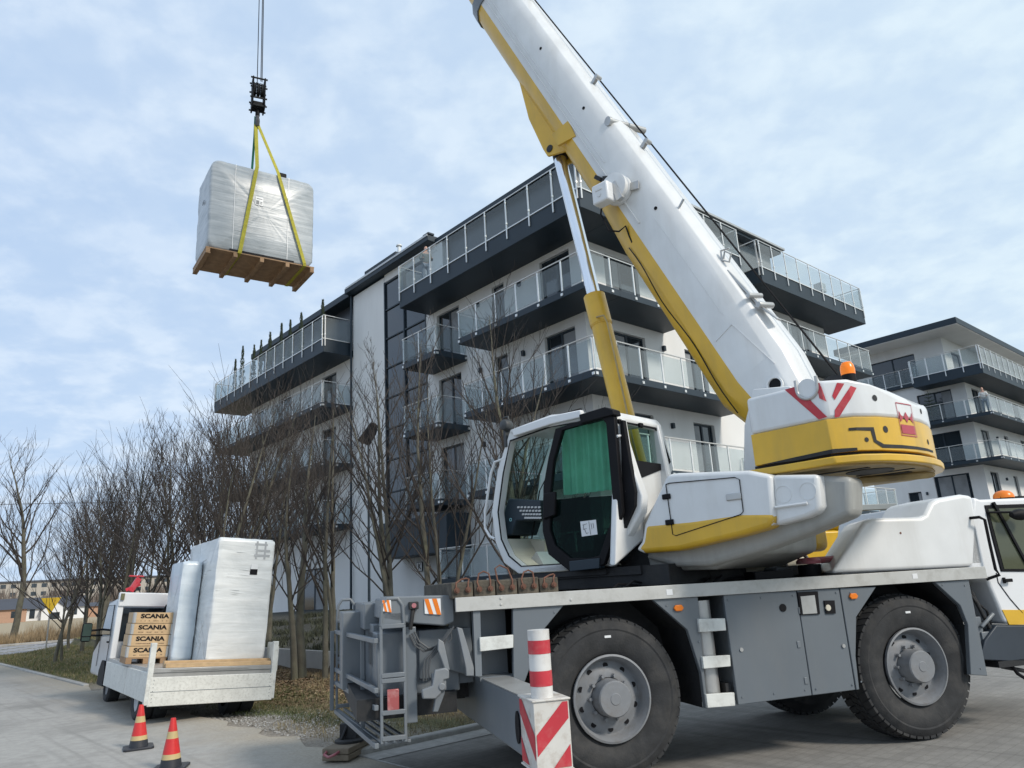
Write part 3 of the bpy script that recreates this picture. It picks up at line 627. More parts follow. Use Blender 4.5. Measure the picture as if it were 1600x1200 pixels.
MB().path([(x, .118, z) for x, z in dl], .006, 5).build('door_seam', BLACK, fc)
MB().box(4.60, 4.70, .07, .10, 1.42, 1.455).box(4.61, 4.63, .09, .12, 1.41, 1.47).build('door_handle', BLACK, fc, bev=.006)
gp = [(4.362, 2.104), (4.457, 2.074), (4.453, 1.82), (4.454, 1.556), (4.49, 1.502), (4.401, 1.462)]
MB().path([(gp[0][0], .12, gp[0][1]), (gp[0][0]+.03, .03, gp[0][1])] + [(x, .03, z) for x, z in gp[1:-1]] + [(gp[-1][0], .12, gp[-1][1])], .016, 8).build('grab_handle', BLACK, fc, smooth=True)
mi = [(4.598, 2.156), (4.905, 2.12), (4.939, 2.057)]
m = MB(); m.tube((mi[0][0], .1, mi[0][1]), (mi[1][0]-.1, -.02, mi[1][1]+.02), .012); m.lathe([(.0, -.13), (.03, -.12), (.055, -.06), (.062, 0), (.055, .08), (.03, .13), (0, .14)], 'x', 20, (mi[1][0]-.02, -.03, mi[1][1]-.01)); m.build('mirror', BLACK, fc, smooth=True)
bc = [(5.384, 2.395)][0]
b_ = MB().lathe([(.11, -.02), (.11, .0), (.10, .03), (.07, .06), (0, .075)], 'z', 24, (bc[0], .55, bc[1]-.03)).build('beacon', ORANGE, fc, smooth=True)
MB().box(bc[0]-.1, bc[0]+.9, .5, .6, bc[1]-.06, bc[1]-.035).build('roof_rail', BLACK, fc)
# deck clutter behind
hp = [(2.0, 1.4, 1.66), (2.3, 1.45, 1.83), (2.9, 1.5, 1.83), (3.05, 1.5, 1.70)]
MB().path([(1.15, .9, 1.64), (1.35, .9, 1.68), (1.9, 1.0, 1.70), (2.35, 1.1, 1.76), (2.8, 1.2, 1.80), (3.1, 1.3, 1.74)], [.06, .075, .085, .1, .1, .07], 14).build('exhaust_cover', CREAM, crane, smooth=True)
q = [(2.44, 1.839), (2.691, 1.841), (2.97, 1.842)]
MB().tube((q[0][0]+.10, .5, 1.60), (q[0][0]+.10, .5, 1.72), .115, n=20).box(1.75, 2.2, .3, .5, 1.6, 1.68).build('air_filter', BLACK, crane, bev=.01)
MB().lathe([(.125, 0), (.125, .03), (.10, .06), (0, .065)], 'z', 24, (q[0][0]+.10, .5, 1.725)).tube((q[0][0]+.1, .5, 1.755), (q[2][0]+.15, .5, 1.765), .035, n=10).build('filter_cap', REDD, crane, smooth=True)
MB().path([(2.55, .9, 1.72), (2.5, .9, 1.86), (2.58, .9, 1.93), (2.7, .9, 1.92), (2.82, .9, 1.80), (2.86, .9, 1.66)], .022, 10).build('bent_pipe', mat('pipe_grey', (.3, .3, .29), .4, .3), crane, smooth=True)
MB().box(2.35, 3.2, .8, 1.6, 1.6, 1.72).build('valve_block', GREY, crane, bev=.02)
for i in range(9):
    x0 = .25+.16*i; MB().path([(x0, .35+.1*(i % 3), 1.60), (x0+.1, .45, 1.64+.02*(i % 2)), (x0+.3, .5+.05*i % .4, 1.62), (x0+.5, .8, 1.61)], .012, 6).build('hydraulic_hose', BLACK, crane, smooth=True)
# rear
rb = MB().prism([(-1.902, 1.631), (-1.838, 1.653), (-1.361, 1.636), (-1.307, 1.606), (-1.314, 1.414), (-1.402, 1.389), (-1.692, 1.429), (-1.914, 1.474)], 'y', .12, .95); rb.build('rear_box', GREY, crane, bev=.012)
for q in ([(-1.567, 1.617), (-1.429, 1.613), (-1.427, 1.481), (-1.565, 1.498)], [(-1.919, 1.627), (-1.846, 1.625), (-1.842, 1.526), (-1.915, 1.54)]):
    o_ = MB().prism(q, 'y', .108, .121).build('warning_plate', WHITE2, crane)
    a, b, c, d = [Vector((p[0], .1045, p[1])) for p in q]
    m = MB(); top_ = lambda t: a.lerp(b, t); bot = lambda t: d.lerp(c, t)
    for t0 in ((.0, .26), (.48, .76)): m.add([top_(t0[0]), top_(t0[1]), bot(min(1, t0[1]+.26)), bot(t0[0]+.26)], [(0, 1, 2, 3)])
    m.build('orange_stripes', ORANGE, o_)
MB().box(-2.0, -1.31, .96, 2.3, 1.36, 1.6).box(-1.95, -1.25, .3, 2.1, .85, 1.36).build('rear_body', GREY, crane, bev=.012)
MB().box(-2.12, -1.3, .2, 2.3, .70, .86).build('rear_crossmember', DARK, crane)

def lad(y, x0, x1, top):
    m = MB(); r_ = .017
    for x in (x0, x1): m.box(x-.012, x+.012, y-.014, y+.014, .53, 1.42)
    for z in (.55, .74, .98, 1.02, 1.40): m.box(x0, x1, y-.018, y+.018, z, z+.035)
    m.path([(x0, y, 1.42), (x0+.01, y, 1.58), (x0+.05, y, 1.635), (x1-.05, y, 1.635), (x1-.01, y, 1.58), (x1, y, 1.42)], r_, 8)
    m.box(x0+.01, x1-.01, y+.0, y+.02, 1.40, 1.52)
    return m
l1 = lad(.12, -1.93, -1.74, 1.6).build('ladder_frame', GREY, crane, bev=.004)
MB().box(-1.885, -1.79, .11, .14, .77, .93).build('tail_light', mat('tail_lens', (.36, .09, .09), .25, var=.1, dirt=((.6, .4, .38), .6, 12)), crane, bev=.006)
l2 = lad(2.22, -2.19, -2.0, 1.6).build('ladder_frame', GREY, crane, bev=.004)
MB().box(-2.15, -2.04, 2.19, 2.23, .85, 1.0).build('tail_light', MATS['tail_lens'], crane, bev=.006)
MB().box(-1.735, -1.64, .13, .16, .66, 1.40).build('side_plate', GREYP, crane, bev=.006)
rr = MB()
for z in (1.31, .93, .80, .52): rr.bar((-1.97, .12, z), (-2.2, 2.24, z), .035, .04)
for i in range(4): rr.bar((-1.86+.07*i-.06, .14, .53), (-2.12+.07*i-.06, 2.22, .53), .03, .025)
rr.bar((-2.24, 2.24, .53), (-2.24, 2.24, 1.32), .04, .04).bar((-2.02, .9, .53), (-2.02, .9, 1.32), .035, .035)
rr.build('rear_platform', GREY, crane, bev=.004)
MB().box(-2.16, -2.02, 2.0, 2.03, 1.38, 1.5).build('number_plate', WHITE2, crane, bev=.004)
MB().box(-2.17, -1.95, 1.5, 2.1, .8, 1.52).box(-1.95, -1.6, .65, 1.2, 1.05, 1.42).build('rear_locker', GREY, crane, bev=.01)
MB().tube((-1.69, .10, 1.38), (-1.66, .10, 1.56), .018).box(-1.70, -1.62, .07, .13, 1.54, 1.60).build('lever', DARK, crane, bev=.01)
MB().tube((-1.66, .065, 1.57), (-1.66, .075, 1.57), .02, n=12).build('lever_knob', REDD, crane)
HG = mat('hose_grey', (.07, .075, .08), .5)
for i in range(3):
    pp = [(-1.697, 1.339), (-1.656, 1.256), (-1.583, 1.2), (-1.508, 1.215), (-1.431, 1.269), (-1.363, 1.356)]
    MB().path([(x+.018*i, .10-.01*i, z+.012*i) for x, z in pp], .008, 7).build('hydraulic_hose', HG, crane, smooth=True)
for i in range(3):
    pp = [(-1.438, 1.282), (-1.537, 1.179), (-1.58, 1.143), (-1.598, 1.056), (-1.595, 0.977)]
    MB().path([(x+.022*i, .06, z) for x, z in pp], .008, 7).build('hydraulic_hose', HG, crane, smooth=True)
pp = [(-1.356, 1.351), (-1.348, 1.285), (-1.381, 1.257)]; MB().path([(x, .08, z) for x, z in pp], .006, 6).build('hydraulic_hose', HG, crane, smooth=True)
# near rear outrigger
BRK = mat('bracket_grey', (.20, .215, .23), .5, dirt=((.3, .3, .29), .5, 5))
MB().prism([(-1.623, 0.92), (-1.538, 0.942), (-1.514, 1.059), (-1.427, 1.072), (-1.396, 1.049), (-1.398, 0.986), (-1.443, 0.98), (-1.467, 0.881), (-1.515, 0.842), (-1.618, 0.851)], 'y', -.02, .03).build('outrigger_bracket', BRK, crane, bev=.01)
MB().prism([(-1.475, 1.298), (-1.433, 1.27), (-1.388, 1.049), (-1.428, 1.052), (-1.483, 1.215)], 'y', -.01, .03).build('bracket_arm', BRK, crane, bev=.006)
MB().prism([(-1.309, 1.375), (-1.265, 1.362), (-1.179, 1.047), (-1.182, 0.983), (-1.247, 0.988), (-1.249, 1.053)], 'y', .03, .08).build('bracket_arm', BRK, crane, bev=.006)
MB().prism([(-1.487, 0.979), (-1.413, 0.973), (-1.432, 0.867), (-1.489, 0.737), (-1.53, 0.741), (-1.5, 0.868)], 'y', .03, .08).build('bracket_plate', GREY, crane, bev=.006)
MB().prism([(-1.595, 1.361), (-1.149, 1.357), (-1.128, 0.949), (-1.358, 1.03), (-1.512, 0.972), (-1.604, 0.97)], 'y', .25, .30).build('rear_bulkhead', GREYP, crane, bev=.006)
MB().box(-1.5, -1.42, .0, .1, .90, 1.0).tube((-1.46, -.03, .93), (-1.46, .1, .93), .03, n=12).box(-1.53, -1.50, .04, .1, .9, 1.03).build('outrigger_valve', BRK, crane, bev=.01)
bm_ = MB().prism([(-1.11, .57), (-.90, .57), (-.90, .95), (-1.11, .95)], 'y', -1.42, 2.3)
beam = bm_.build('outrigger_beam', GREY, crane, bev=.012)
MB().prism([(-1.12, .955), (-.89, .955), (-.89, .962), (-1.12, .962)], 'y', -1.1, 0).build('beam_wear_plate', ALU, beam)
m = MB(); m.lathe([(.001, 0), (.055, 0), (.055, .01)], 'x', 28, (-1.122, 0, 0)); 
for i in range(len(m.v)): m.v[i] = (m.v[i][0], -1.02+m.v[i][1]*.95, .745+m.v[i][2]*1.9)
m.build('beam_hole', BLACK, beam)
ec = MB().box(-1.125, -.885, -1.455, -1.415, .55, .955).box(-1.125, -1.115, -1.42, -1.13, .55, .955).box(-1.135, -.875, -1.465, -1.12, .538, .55).box(-1.135, -.875, -1.465, -1.12, .955, .968).build('end_plate', mat('worn_white', (.62, .60, .56), .5, dirt=((.25, .16, .09), .8, 9)), beam, bev=.004)
REDS = mat('reflective_red', (.50, .035, .05), .4, var=.1, dirt=((.55, .35, .3), .3, 10))
rs = MB()
def yq(pl, y): return [(x, y, z) for x, z in pl]
x0, x1, z0, z1 = -1.115, -.895, .562, .945
def clipped(slope_pts): return slope_pts
for a in (0.0, .26):   # chevron bands on the end face: rising to the right
    zA = z0+.155-a+.0; 
    pl = [(x0, z0+.16-a+.04), (x1, z0+.16-a+.04+.235), (x1, z0+.16-a+.04+.355), (x0, z0+.16-a+.04+.12)]
    pl = [(x, max(z0, min(z1, z))) for x, z in pl]
    if a == .26: pl = [(x0+.10, z0), (x1, z0), (x1, z0+.13)]
    else: pl = [(x0, z0+.20), (x1-.035, z1), (x1, z1), (x1, z1-.10), (x0, z0+.075)]
    rs.add(yq(pl, -1.4585), [tuple(range(len(pl)))])
for pl in ([(-1.455, z0+.20), (-1.19, z1), (-1.135, z1), (-1.135, z1-.09), (-1.455, z0+.05)], [(-1.135, z0+.15), (-1.135, z0), (-1.30, z0)]):
    rs.add([(-1.1285, y, z) for y, z in pl], [tuple(range(len(pl)))])
rs.build('red_chevrons', REDS, ec)
mp_ = MB().tube((-1.03, -1.35, .965), (-1.03, -1.35, 1.39), .073, n=28).build('marker_post', mat('post_white', (.66, .65, .63), .45, dirt=((.35, .3, .26), .5, 10)), beam, smooth=True, ang=50)
for z in ((1.24, 1.325), (1.04, 1.135)): MB().lathe([(.0742, z[0]), (.0748, z[0]), (.0748, z[1]), (.0742, z[1])], 'z', 28, (-1.03, -1.35, 0)).build('red_band', REDS, mp_, smooth=True, ang=50)
far_b = MB().box(-1.11, -.9, 2.3, 3.6, .57, .95).build('outrigger_beam', GREY, crane, bev=.012)

# ================================================================ superstructure (x forward along the boom, y to its left, z up)
SM = TR(1.5, 1.2, 0, R(119.8))
def SB(mb, name, m, parent=crane, bev=0, **k):
    o = mb.build(name, m, parent, bev, M=(SM if parent is crane else None), **k); return o
SB(MB().tube((0, 0, 1.58), (0, 0, 1.72), .62, n=40), 'slewing_ring', DARK)
tb = MB().prism([(-.10, 1.74), (-.85, 1.72), (-1.25, 1.85), (-1.32, 2.50), (-1.2, 2.55), (-.35, 2.5), (-.05, 2.2)], 'y', -.55, .9)
GW = mat('turret_grey', (.36, .36, .34), .45, var=.08, vs=3, dirt=((.16, .15, .13), .6, 3), streak=True)
turret = SB(tb, 'turret', GW, bev=.05, seg=3)
SB(MB().box(-.5, 1.75, .25, 1.12, 1.61, 1.80).box(-.3, 1.5, -.55, .55, 1.72, 1.85).box(-.2, 1.7, .5, 1.15, 1.72, 1.80).box(-.15, .9, -.9, .9, 1.72, 2.0), 'turret_frame', DARK)
# engine cover on the left side
cov = [(-0.256, 2.026), (-0.171, 1.952), (-0.257, 1.913), (-0.648, 1.912), (-1.313, 1.994), (-1.589, 2.041), (-1.638, 2.098), (-1.643, 2.162), (-1.664, 2.478), (-1.459, 2.547), (-0.744, 2.627), (-0.637, 2.63), (-0.596, 2.592), (-0.306, 2.187)]
zc = MB().prism(cov, 'y', .72, 1.17)
cover = SB(zc, 'engine_cover', WHITE, bev=.05, seg=4)
yl = [(-0.274, 2.024), (-0.189, 1.951), (-0.275, 1.912), (-0.664, 1.911), (-1.326, 1.993), (-1.589, 2.038), (-1.636, 2.098), (-1.649, 2.161), (-1.356, 2.189), (-0.837, 2.177), (-0.324, 2.185)]
SB(MB().prism(yl, 'y', .74, 1.176), 'yellow_band', YEL, cover, bev=.045, seg=4)
dp = [(-0.608, 2.533), (-0.652, 2.54), (-1.331, 2.5), (-1.371, 2.477), (-1.366, 2.196), (-1.338, 2.172), (-0.657, 2.047), (-0.624, 2.061)]
SB(MB().path([(x, 1.178, z) for x, z in dp+[dp[0]]], .0045, 5), 'hatch_seam', BLACK, cover)
for q in [(-0.6, 2.418), (-0.604, 2.176)]: SB(MB().box(q[0]-.045, q[0]+.045, 1.165, 1.19, q[1]-.025, q[1]+.025), 'hinge', BLACK, cover, bev=.008)
q = [(-1.3, 2.333)][0]; SB(MB().box(q[0]-.07, q[0]+.08, 1.165, 1.185, q[1]-.03, q[1]+.03), 'latch', ALU, cover, bev=.008)
pan = [(-1.65, 2.481), (-2.047, 2.43), (-2.03, 2.174), (-2.001, 2.125), (-1.904, 2.093), (-1.616, 2.047)]
rp = SB(MB().prism(pan, 'y', .8, 1.13), 'rear_cover', WHITE, bev=.035, seg=3)
for q in [(-1.731, 2.305), (-1.943, 2.305)]: SB(MB().lathe([(.075, 0), (.075, .006), (.068, .006), (.068, 0)], 'y', 28, (q[0], 1.128, q[1])), 'round_boss', WHITE, rp)
hh = [(-1.65, 2.2), (-1.931, 2.205), (-1.928, 2.185)]; SB(MB().tube((hh[0][0], 1.15, hh[0][1]), (hh[1][0], 1.15, hh[1][1]), .012), 'handle', WHITE, rp)
SB(MB().prism([(-1.934, 2.452), (-2.263, 2.389), (-2.209, 2.081), (-1.808, 1.961), (-1.434, 1.866), (-0.845, 1.751), (-0.5, 1.764), (-0.142, 1.872), (-0.311, 1.996), (-1.716, 2.16)], 'y', .70, 1.0), 'rear_belly', GW, bev=.05, seg=3)
SB(MB().box(-1.2, -.5, -1.0, -.6, 1.85, 2.3), 'right_cover', YEL, bev=.08, seg=3)
# counterweight: outline in plan, path parameter for decals
cwp = [(-1.44, .98), (-2.16, 1.03), (-2.34, .91), (-2.46, .72), (-2.54, .48), (-2.585, .24), (-2.60, 0)]
cwf = cwp + [(x, -y) for x, y in cwp[::-1][1:]]
cfull = cwf + [(-1.44, -.45), (-1.62, -.45), (-1.62, .45), (-1.44, .45)]
cwm_ = MB().prism(cfull, 'z', 2.885, 3.23)
cwm_.v = [(x, y, z - (.17*sst(.95, .25, abs(y)) if False else .17*(1-sst(.25, .95, abs(y))))*sst(1.9, 2.5, -x)) if z > 3 else (x, y, z) for x, y, z in cwm_.v]
CWW = SB(cwm_, 'counterweight', WHITE, bev=.035, seg=3)
SB(MB().prism(cfull, 'z', 2.60, 2.886), 'counterweight_yellow', YEL, CWW, bev=.006)
cin = [(x*.985+.0, y*.96) for x, y in cfull]
SB(MB().prism(cin, 'z', 2.565, 2.60), 'slab_gap', DARK, CWW)
cpl = [(-1.36, 1.02), (-2.18, 1.06), (-2.37, .94), (-2.50, .74), (-2.58, .50), (-2.625, .25), (-2.64, 0)]
cpl = cpl + [(x, -y) for x, y in cpl[::-1][1:]]
SB(MB().prism(cpl, 'z', 2.50, 2.566), 'bottom_slab', YEL, CWW, bev=.012)
SB(MB().prism([(x*.97, y*.95) for x, y in cpl], 'z', 2.485, 2.50), 'bottom_plate', YELD, CWW)
sp_ = MB(); sp_.lathe([(.001, 2.478), (.2, 2.478), (.2, 2.49)], 'z', 30, (-2.2, .35, 0)); sp_.box(-2.4, -1.8, -.15, -.05, 2.478, 2.49).box(-2.3, -1.6, .62, .68, 2.478, 2.49).box(-2.5, -2.0, .1, .14, 2.478, 2.49)
SB(sp_, 'underside_slots', DARK, CWW)
lb = [(-1.964, 0.035), (-2.422, -0.224), (-2.415, 0.451)]
SB(MB().prism([lb[0], lb[1], (lb[1][0]-.12, lb[1][1]-.12), (lb[0][0]-.10, lb[0][1]-.25)], 'z', 2.42, 2.485), 'lower_bracket', YELD, CWW, bev=.02)
def cw_pt(s, off=.004):
    pts_ = cwf; acc = 0
    for a, b in zip(pts_, pts_[1:]):
        a = Vector(a); b = Vector(b); ln = (b-a).length
        if s <= acc+ln or b == Vector(pts_[-1]):
            d = (b-a)/ln; p = a+d*(s-acc); n_ = Vector((-d.y, d.x)) * -1
            if n_.dot(p-Vector((-1.8, 0))) < 0: n_ = -n_
            return p+n_*off
        acc += ln
SLEN = [0]
for a, b in zip(cwf, cwf[1:]): SLEN.append(SLEN[-1]+(Vector(b)-Vector(a)).length)
def decal(poly, m, name, parent, off=.004, sub=12):
    """poly in (s, z): cut in strips along s, laid on the curved flank"""
    bm = bmesh.new(); f = bm.faces.new([bm.verts.new((p[0], p[1], 0)) for p in poly])
    smin = min(p[0] for p in poly); smax = max(p[0] for p in poly)
    cuts = sorted(set([smin+(smax-smin)*i/sub for i in range(1, sub)] + [q for q in SLEN if smin < q < smax]))
    for c in cuts: bmesh.ops.bisect_plane(bm, geom=bm.verts[:]+bm.edges[:]+bm.faces[:], plane_co=(c, 0, 0), plane_no=(1, 0, 0))
    bm.verts.index_update()
    vs2 = []
    for v in bm.verts: p = cw_pt(v.co.x, off); vs2.append((p.x, p.y, v.co.y))
    fs = [tuple(v.index for v in f.verts) for f in bm.faces]; bm.free()
    return SB(MB().add(vs2, fs), name, m, parent)
# chevrons on the flank
def s_of(f_): return (-1.44-f_)   # along the flat flank, s from the front edge
chev = [(-1.835, 3.222), (-1.947, 3.226), (-2.169, 2.905), (-2.096, 2.897), (-2.126, 3.208), (-2.182, 3.048), (-2.186, 3.036), (-2.132, 3.075), (-2.294, 3.191), (-2.351, 3.178), (-2.252, 3.044), (-2.237, 3.081), (-2.4, 3.155), (-2.454, 3.137), (-2.265, 2.897), (-2.227, 2.894), (-2.238, 2.958)]
A_ = [( -1.44-f_, z_) for f_, z_ in chev]
decal([A_[0], A_[1], A_[2], A_[3]], REDS, 'red_chevron', CWW)
decal([A_[4], (A_[4][0]+.03, A_[4][1]+.0), A_[5], A_[6], A_[7]], REDS, 'red_chevron', CWW)
decal([A_[8], A_[9], A_[10], A_[11]], REDS, 'red_chevron', CWW)
decal([A_[12], A_[13], A_[14], A_[15], A_[16]], REDS, 'red_chevron', CWW)
# lifting lug
q = [(-2.039, 3.193)][0]
SB(MB().lathe([(.0, .03), (.085, .03), (.085, .0)], 'y', 28, (q[0], 1.0, q[1]-.01)), 'lug_disc', WHITE, CWW, smooth=True)
lg = MB(); arcp = [(q[0]+.09*math.cos(t), 1.03, q[1]-.01+.09*math.sin(t)) for t in [math.pi+math.pi*i/12 for i in range(13)]]
lg.path([(arcp[0][0], 1.03, q[1]+.08)]+arcp+[(arcp[-1][0], 1.03, q[1]+.08)], .016, 8); SB(lg, 'lifting_lug', ALU, CWW, smooth=True)
# holes and slot on the curve
def cwhole(s, z, r_): 
    decal([(s+r_*math.cos(2*math.pi*i/16), z+r_*math.sin(2*math.pi*i/16)) for i in range(16)], DARK, 'bolt_hole', CWW, sub=4)
for s_, z_, r_ in ((1.18, 3.05, .028), (1.24, 2.78, .03), (1.02, 2.69, .02), (1.95, 3.0, .025), (1.98, 2.72, .025)): cwhole(s_, z_, r_)
decal([(.88, 2.795), (1.11, 2.795), (1.115, 2.685), (1.18, 2.65), (2.1, 2.652), (2.1, 2.632), (1.16, 2.618), (1.085, 2.67), (1.075, 2.765), (.88, 2.772)], DARK, 'slot', CWW, sub=10)
decal([(.05, 2.60), (.35, 2.615), (.75, 2.63), (.92, 2.625), (.92, 2.60), (.4, 2.585)], DARK, 'slot', CWW, sub=10)
# emblem: framed red crown shape over a red bar
e0, ew, ez0, ez1 = 1.44, .27, 2.735, 3.03
FRM = mat('emblem_red', (.42, .05, .07), .4)
for pl in ([(e0, ez0), (e0+.008, ez0), (e0+.008, ez1), (e0, ez1)], [(e0+ew-.008, ez0), (e0+ew, ez0), (e0+ew, ez1), (e0+ew-.008, ez1)], [(e0, ez0), (e0+ew, ez0), (e0+ew, ez0+.008), (e0, ez0+.008)], [(e0, ez1-.008), (e0+ew, ez1-.008), (e0+ew, ez1), (e0, ez1)]):
    decal(pl, FRM, 'emblem_frame', CWW, .005, 5)
decal([(e0+.02, ez0+.02), (e0+ew-.02, ez0+.02), (e0+ew-.02, ez0+.10), (e0+.02, ez0+.10)], FRM, 'emblem_bar', CWW, .005, 5)
cxm = e0+ew/2; zb = ez0+.17
decal([(e0+.025, zb+.055), (e0+.025, zb-.05), (e0+.055, zb-.03), (cxm-.045, zb), (e0+.055, zb+.01)], FRM, 'emblem_wing', CWW, .005, 4)
decal([(cxm-.04, zb), (cxm, zb+.05), (cxm+.04, zb), (cxm, zb-.05)], FRM, 'emblem_diamond', CWW, .005, 4)
decal([(e0+ew-.025, zb+.055), (e0+ew-.055, zb+.01), (cxm+.045, zb), (e0+ew-.055, zb-.03), (e0+ew-.025, zb-.05)], FRM, 'emblem_wing', CWW, .005, 4)
q = [(-2.321, 3.296)][0]
bx_ = q[0]
bk = SB(MB().tube((bx_, .8, 3.2), (bx_, .8, 3.275), .058, n=20), 'beacon', BLACK, CWW, smooth=True, ang=40)
BEAM = mat('beacon_lit', (.82, .17, .0), .25, var=.02)
_b = BEAM.node_tree.nodes['Principled BSDF']; _b.inputs['Emission Color'].default_value = (1, .28, .01, 1); _b.inputs['Emission Strength'].default_value = .22
SB(MB().lathe([(.058, 3.275), (.060, 3.32), (.055, 3.355), (.038, 3.385), (.0, 3.395)], 'z', 24, (bx_, .8, 0)), 'beacon_lens', BEAM, bk, smooth=True)
# ================================================================ boom
dB = Vector((.4366, 0, .8997)); nB = Vector((.8997, 0, -.4366)); PB = Vector((-1.15, 0, 3.40))
def bp(s, l, n): return PB + dB*s + nB*n + Vector((0, l, 0))
def boomsec(s0, s1, k=1.0, dn=0.0, taper=0):
    prof = [(.33, 0), (.30, .11), (.20, .22), (.09, .27), (-.09, .27), (-.20, .22), (-.30, .11), (-.33, 0), (-.33, -.42), (-.27, -.54), (-.16, -.60), (.16, -.60), (.27, -.54), (.33, -.42)]
    return [[bp(s, l*k, (n+.16)*k-.16+dn) for l, n in prof] for s in (s0, s1)]
def boom_mesh(rings, cap=True):
    n = len(rings[0]); m = MB(); v = [q for r_ in rings for q in r_]; f = []; mm = []
    for i in range(len(rings)-1):
        for k in range(n): f.append((i*n+k, i*n+(k+1) % n, (i+1)*n+(k+1) % n, (i+1)*n+k)); mm.append(1 if k < 7 else 0)
    if cap: f += [tuple(range(n))[::-1], tuple(range((len(rings)-1)*n, len(rings)*n))]; mm += [0, 0]
    m.v = v; m.f = f; m.m = mm; return m
BPROF = [(.33, 0), (.30, .11), (.20, .22), (.09, .27), (-.09, .27), (-.20, .22), (-.30, .11), (-.33, 0), (-.33, -.42), (-.27, -.54), (-.16, -.60), (.16, -.60), (.27, -.54), (.33, -.42)]
r0 = boomsec(-.75, 8.2)
foot = [Vector(p) for p in r0[0]]
boom = SB(boom_mesh([[bp(-.72, l*.98, n*.6-.1) for l, n in [(.33, 0), (.30, .11), (.20, .22), (.09, .27), (-.09, .27), (-.20, .22), (-.30, .11), (-.33, 0), (-.33, -.42), (-.27, -.54), (-.16, -.60), (.16, -.60), (.27, -.54), (.33, -.42)]], [bp(.2, l, n*(1.32 if n > .01 else 1)) for l, n in BPROF], [bp(2.6, l, n*(1.25 if n > .01 else 1)) for l, n in BPROF], [bp(3.6, l, n) for l, n in BPROF], r0[1]]), 'boom', [WHITE, YEL], bev=.012)
SB(boom_mesh(boomsec(8.05, 8.3, 1.06)), 'boom_collar', [GREYP, GREYP], boom, bev=.01)
for i, (a, b, k) in enumerate(((8.2, 15.5, .88), (15.3, 22.0, .78), (21.8, 28.2, .68))):
    SB(boom_mesh(boomsec(a, b, k)), 'boom_extension', [WHITE, YEL], boom)
hdm = MB(); tipc = bp(28.1, 0, .15)
for sy in (-.2, .2): hdm.prism([(0, 0)]*0+[(tipc.x-.5, tipc.z-.7), (tipc.x+.25, tipc.z-.35), (tipc.x+.5, tipc.z+.1), (tipc.x-.1, tipc.z+.3)], 'y', sy-.02, sy+.02)
SB(hdm, 'boom_head', GREYP, boom)
SB(MB().lathe([(.22, -.06), (.26, -.05), (.22, 0), (.26, .05), (.22, .06)], 'y', 30, (tipc.x+.2, 0, tipc.z-.15)), 'head_sheave', DARK, boom)
# side seams, rails, holes, fittings on the left flank
fl = .334
sd_ = MB(); sd_.bar(bp(2.6, fl, -.10), bp(8.1, fl, -.10), .010, .045, up=(0, 1, 0)).bar(bp(3.7, fl, -.17), bp(8.1, fl, -.17), .008, .02, up=(0, 1, 0)); SB(sd_, 'side_rail', WHITE, boom)
ws = MB(); ws.bar(bp(.1, fl, -.42), bp(.75, fl, -.30), .004, .014, up=(0, 1, 0)).bar(bp(.75, fl, -.30), bp(.72, fl, -.05), .004, .01, up=(0, 1, 0)).bar(bp(.9, fl-.001, -.28), bp(2.5, fl-.001, -.28), .003, .006, up=(0, 1, 0)); SB(ws, 'weld_seam', WHITE2, boom)
for s_, n_ in ((2.58, -.36), (4.65, -.36), (6.15, -.36)): SB(MB().tube(bp(s_, fl-.005, n_), bp(s_, fl+.003, n_), .022, n=14), 'flank_hole', BLACK, boom)
q0 = bp(3.18, .34, -.12)
rl = SB(MB().lathe([(.0, 0), (.19, 0), (.19, .05), (.17, .06), (.17, .10), (.19, .11), (.19, .14), (.15, .15), (0, .15)], 'y', 36, (q0.x, .335, q0.z)), 'cable_reel', WHITE, boom, smooth=True)
c0 = q0 + nB*.13 - dB*.02
SB(MB().box(c0.x-.13, c0.x+.11, .46, .62, c0.z-.13, c0.z+.13), 'junction_box', WHITE2, rl, bev=.025, seg=3)
SB(MB().tube((c0.x, .625, c0.z-.03), (c0.x, .628, c0.z-.03), .03, n=6).box(c0.x-.05, c0.x+.05, .62, .63, c0.z+.03, c0.z+.05), 'box_relief', WHITE, rl)
SB(MB().bar((q0.x-.10, .47, q0.z-.2), (q0.x-.02, .47, q0.z+.05), .06, .08).bar((q0.x-.3, .36, q0.z-.05), (q0.x-.1, .36, q0.z-.02), .02, .10), 'reel_bracket', ALU, rl)
SB(MB().bar(bp(3.52, .36, -.02), bp(3.62, .36, .02), .05, .05).bar(bp(3.45, .37, -.1), bp(3.5, .37, -.05), .03, .05), 'reel_clamp', DARK, rl)
cb = [bp(3.25, .42, .06), bp(3.05, .45, .20), bp(2.8, .42, .24), bp(2.72, .36, .16), bp(2.72, .34, .06), bp(2.6, .31, .10), bp(2.5, .30, .12)]
SB(MB().path(cb, .011, 6), 'loose_cable', BLACK, boom, smooth=True)
SB(MB().path([bp(s_, .285-.012*math.sin(s_*3), .20+.015*math.sin(s_*5)) for s_ in [2.5-.15*i for i in range(18)]], .007, 5), 'boom_cable', BLACK, boom, smooth=True)
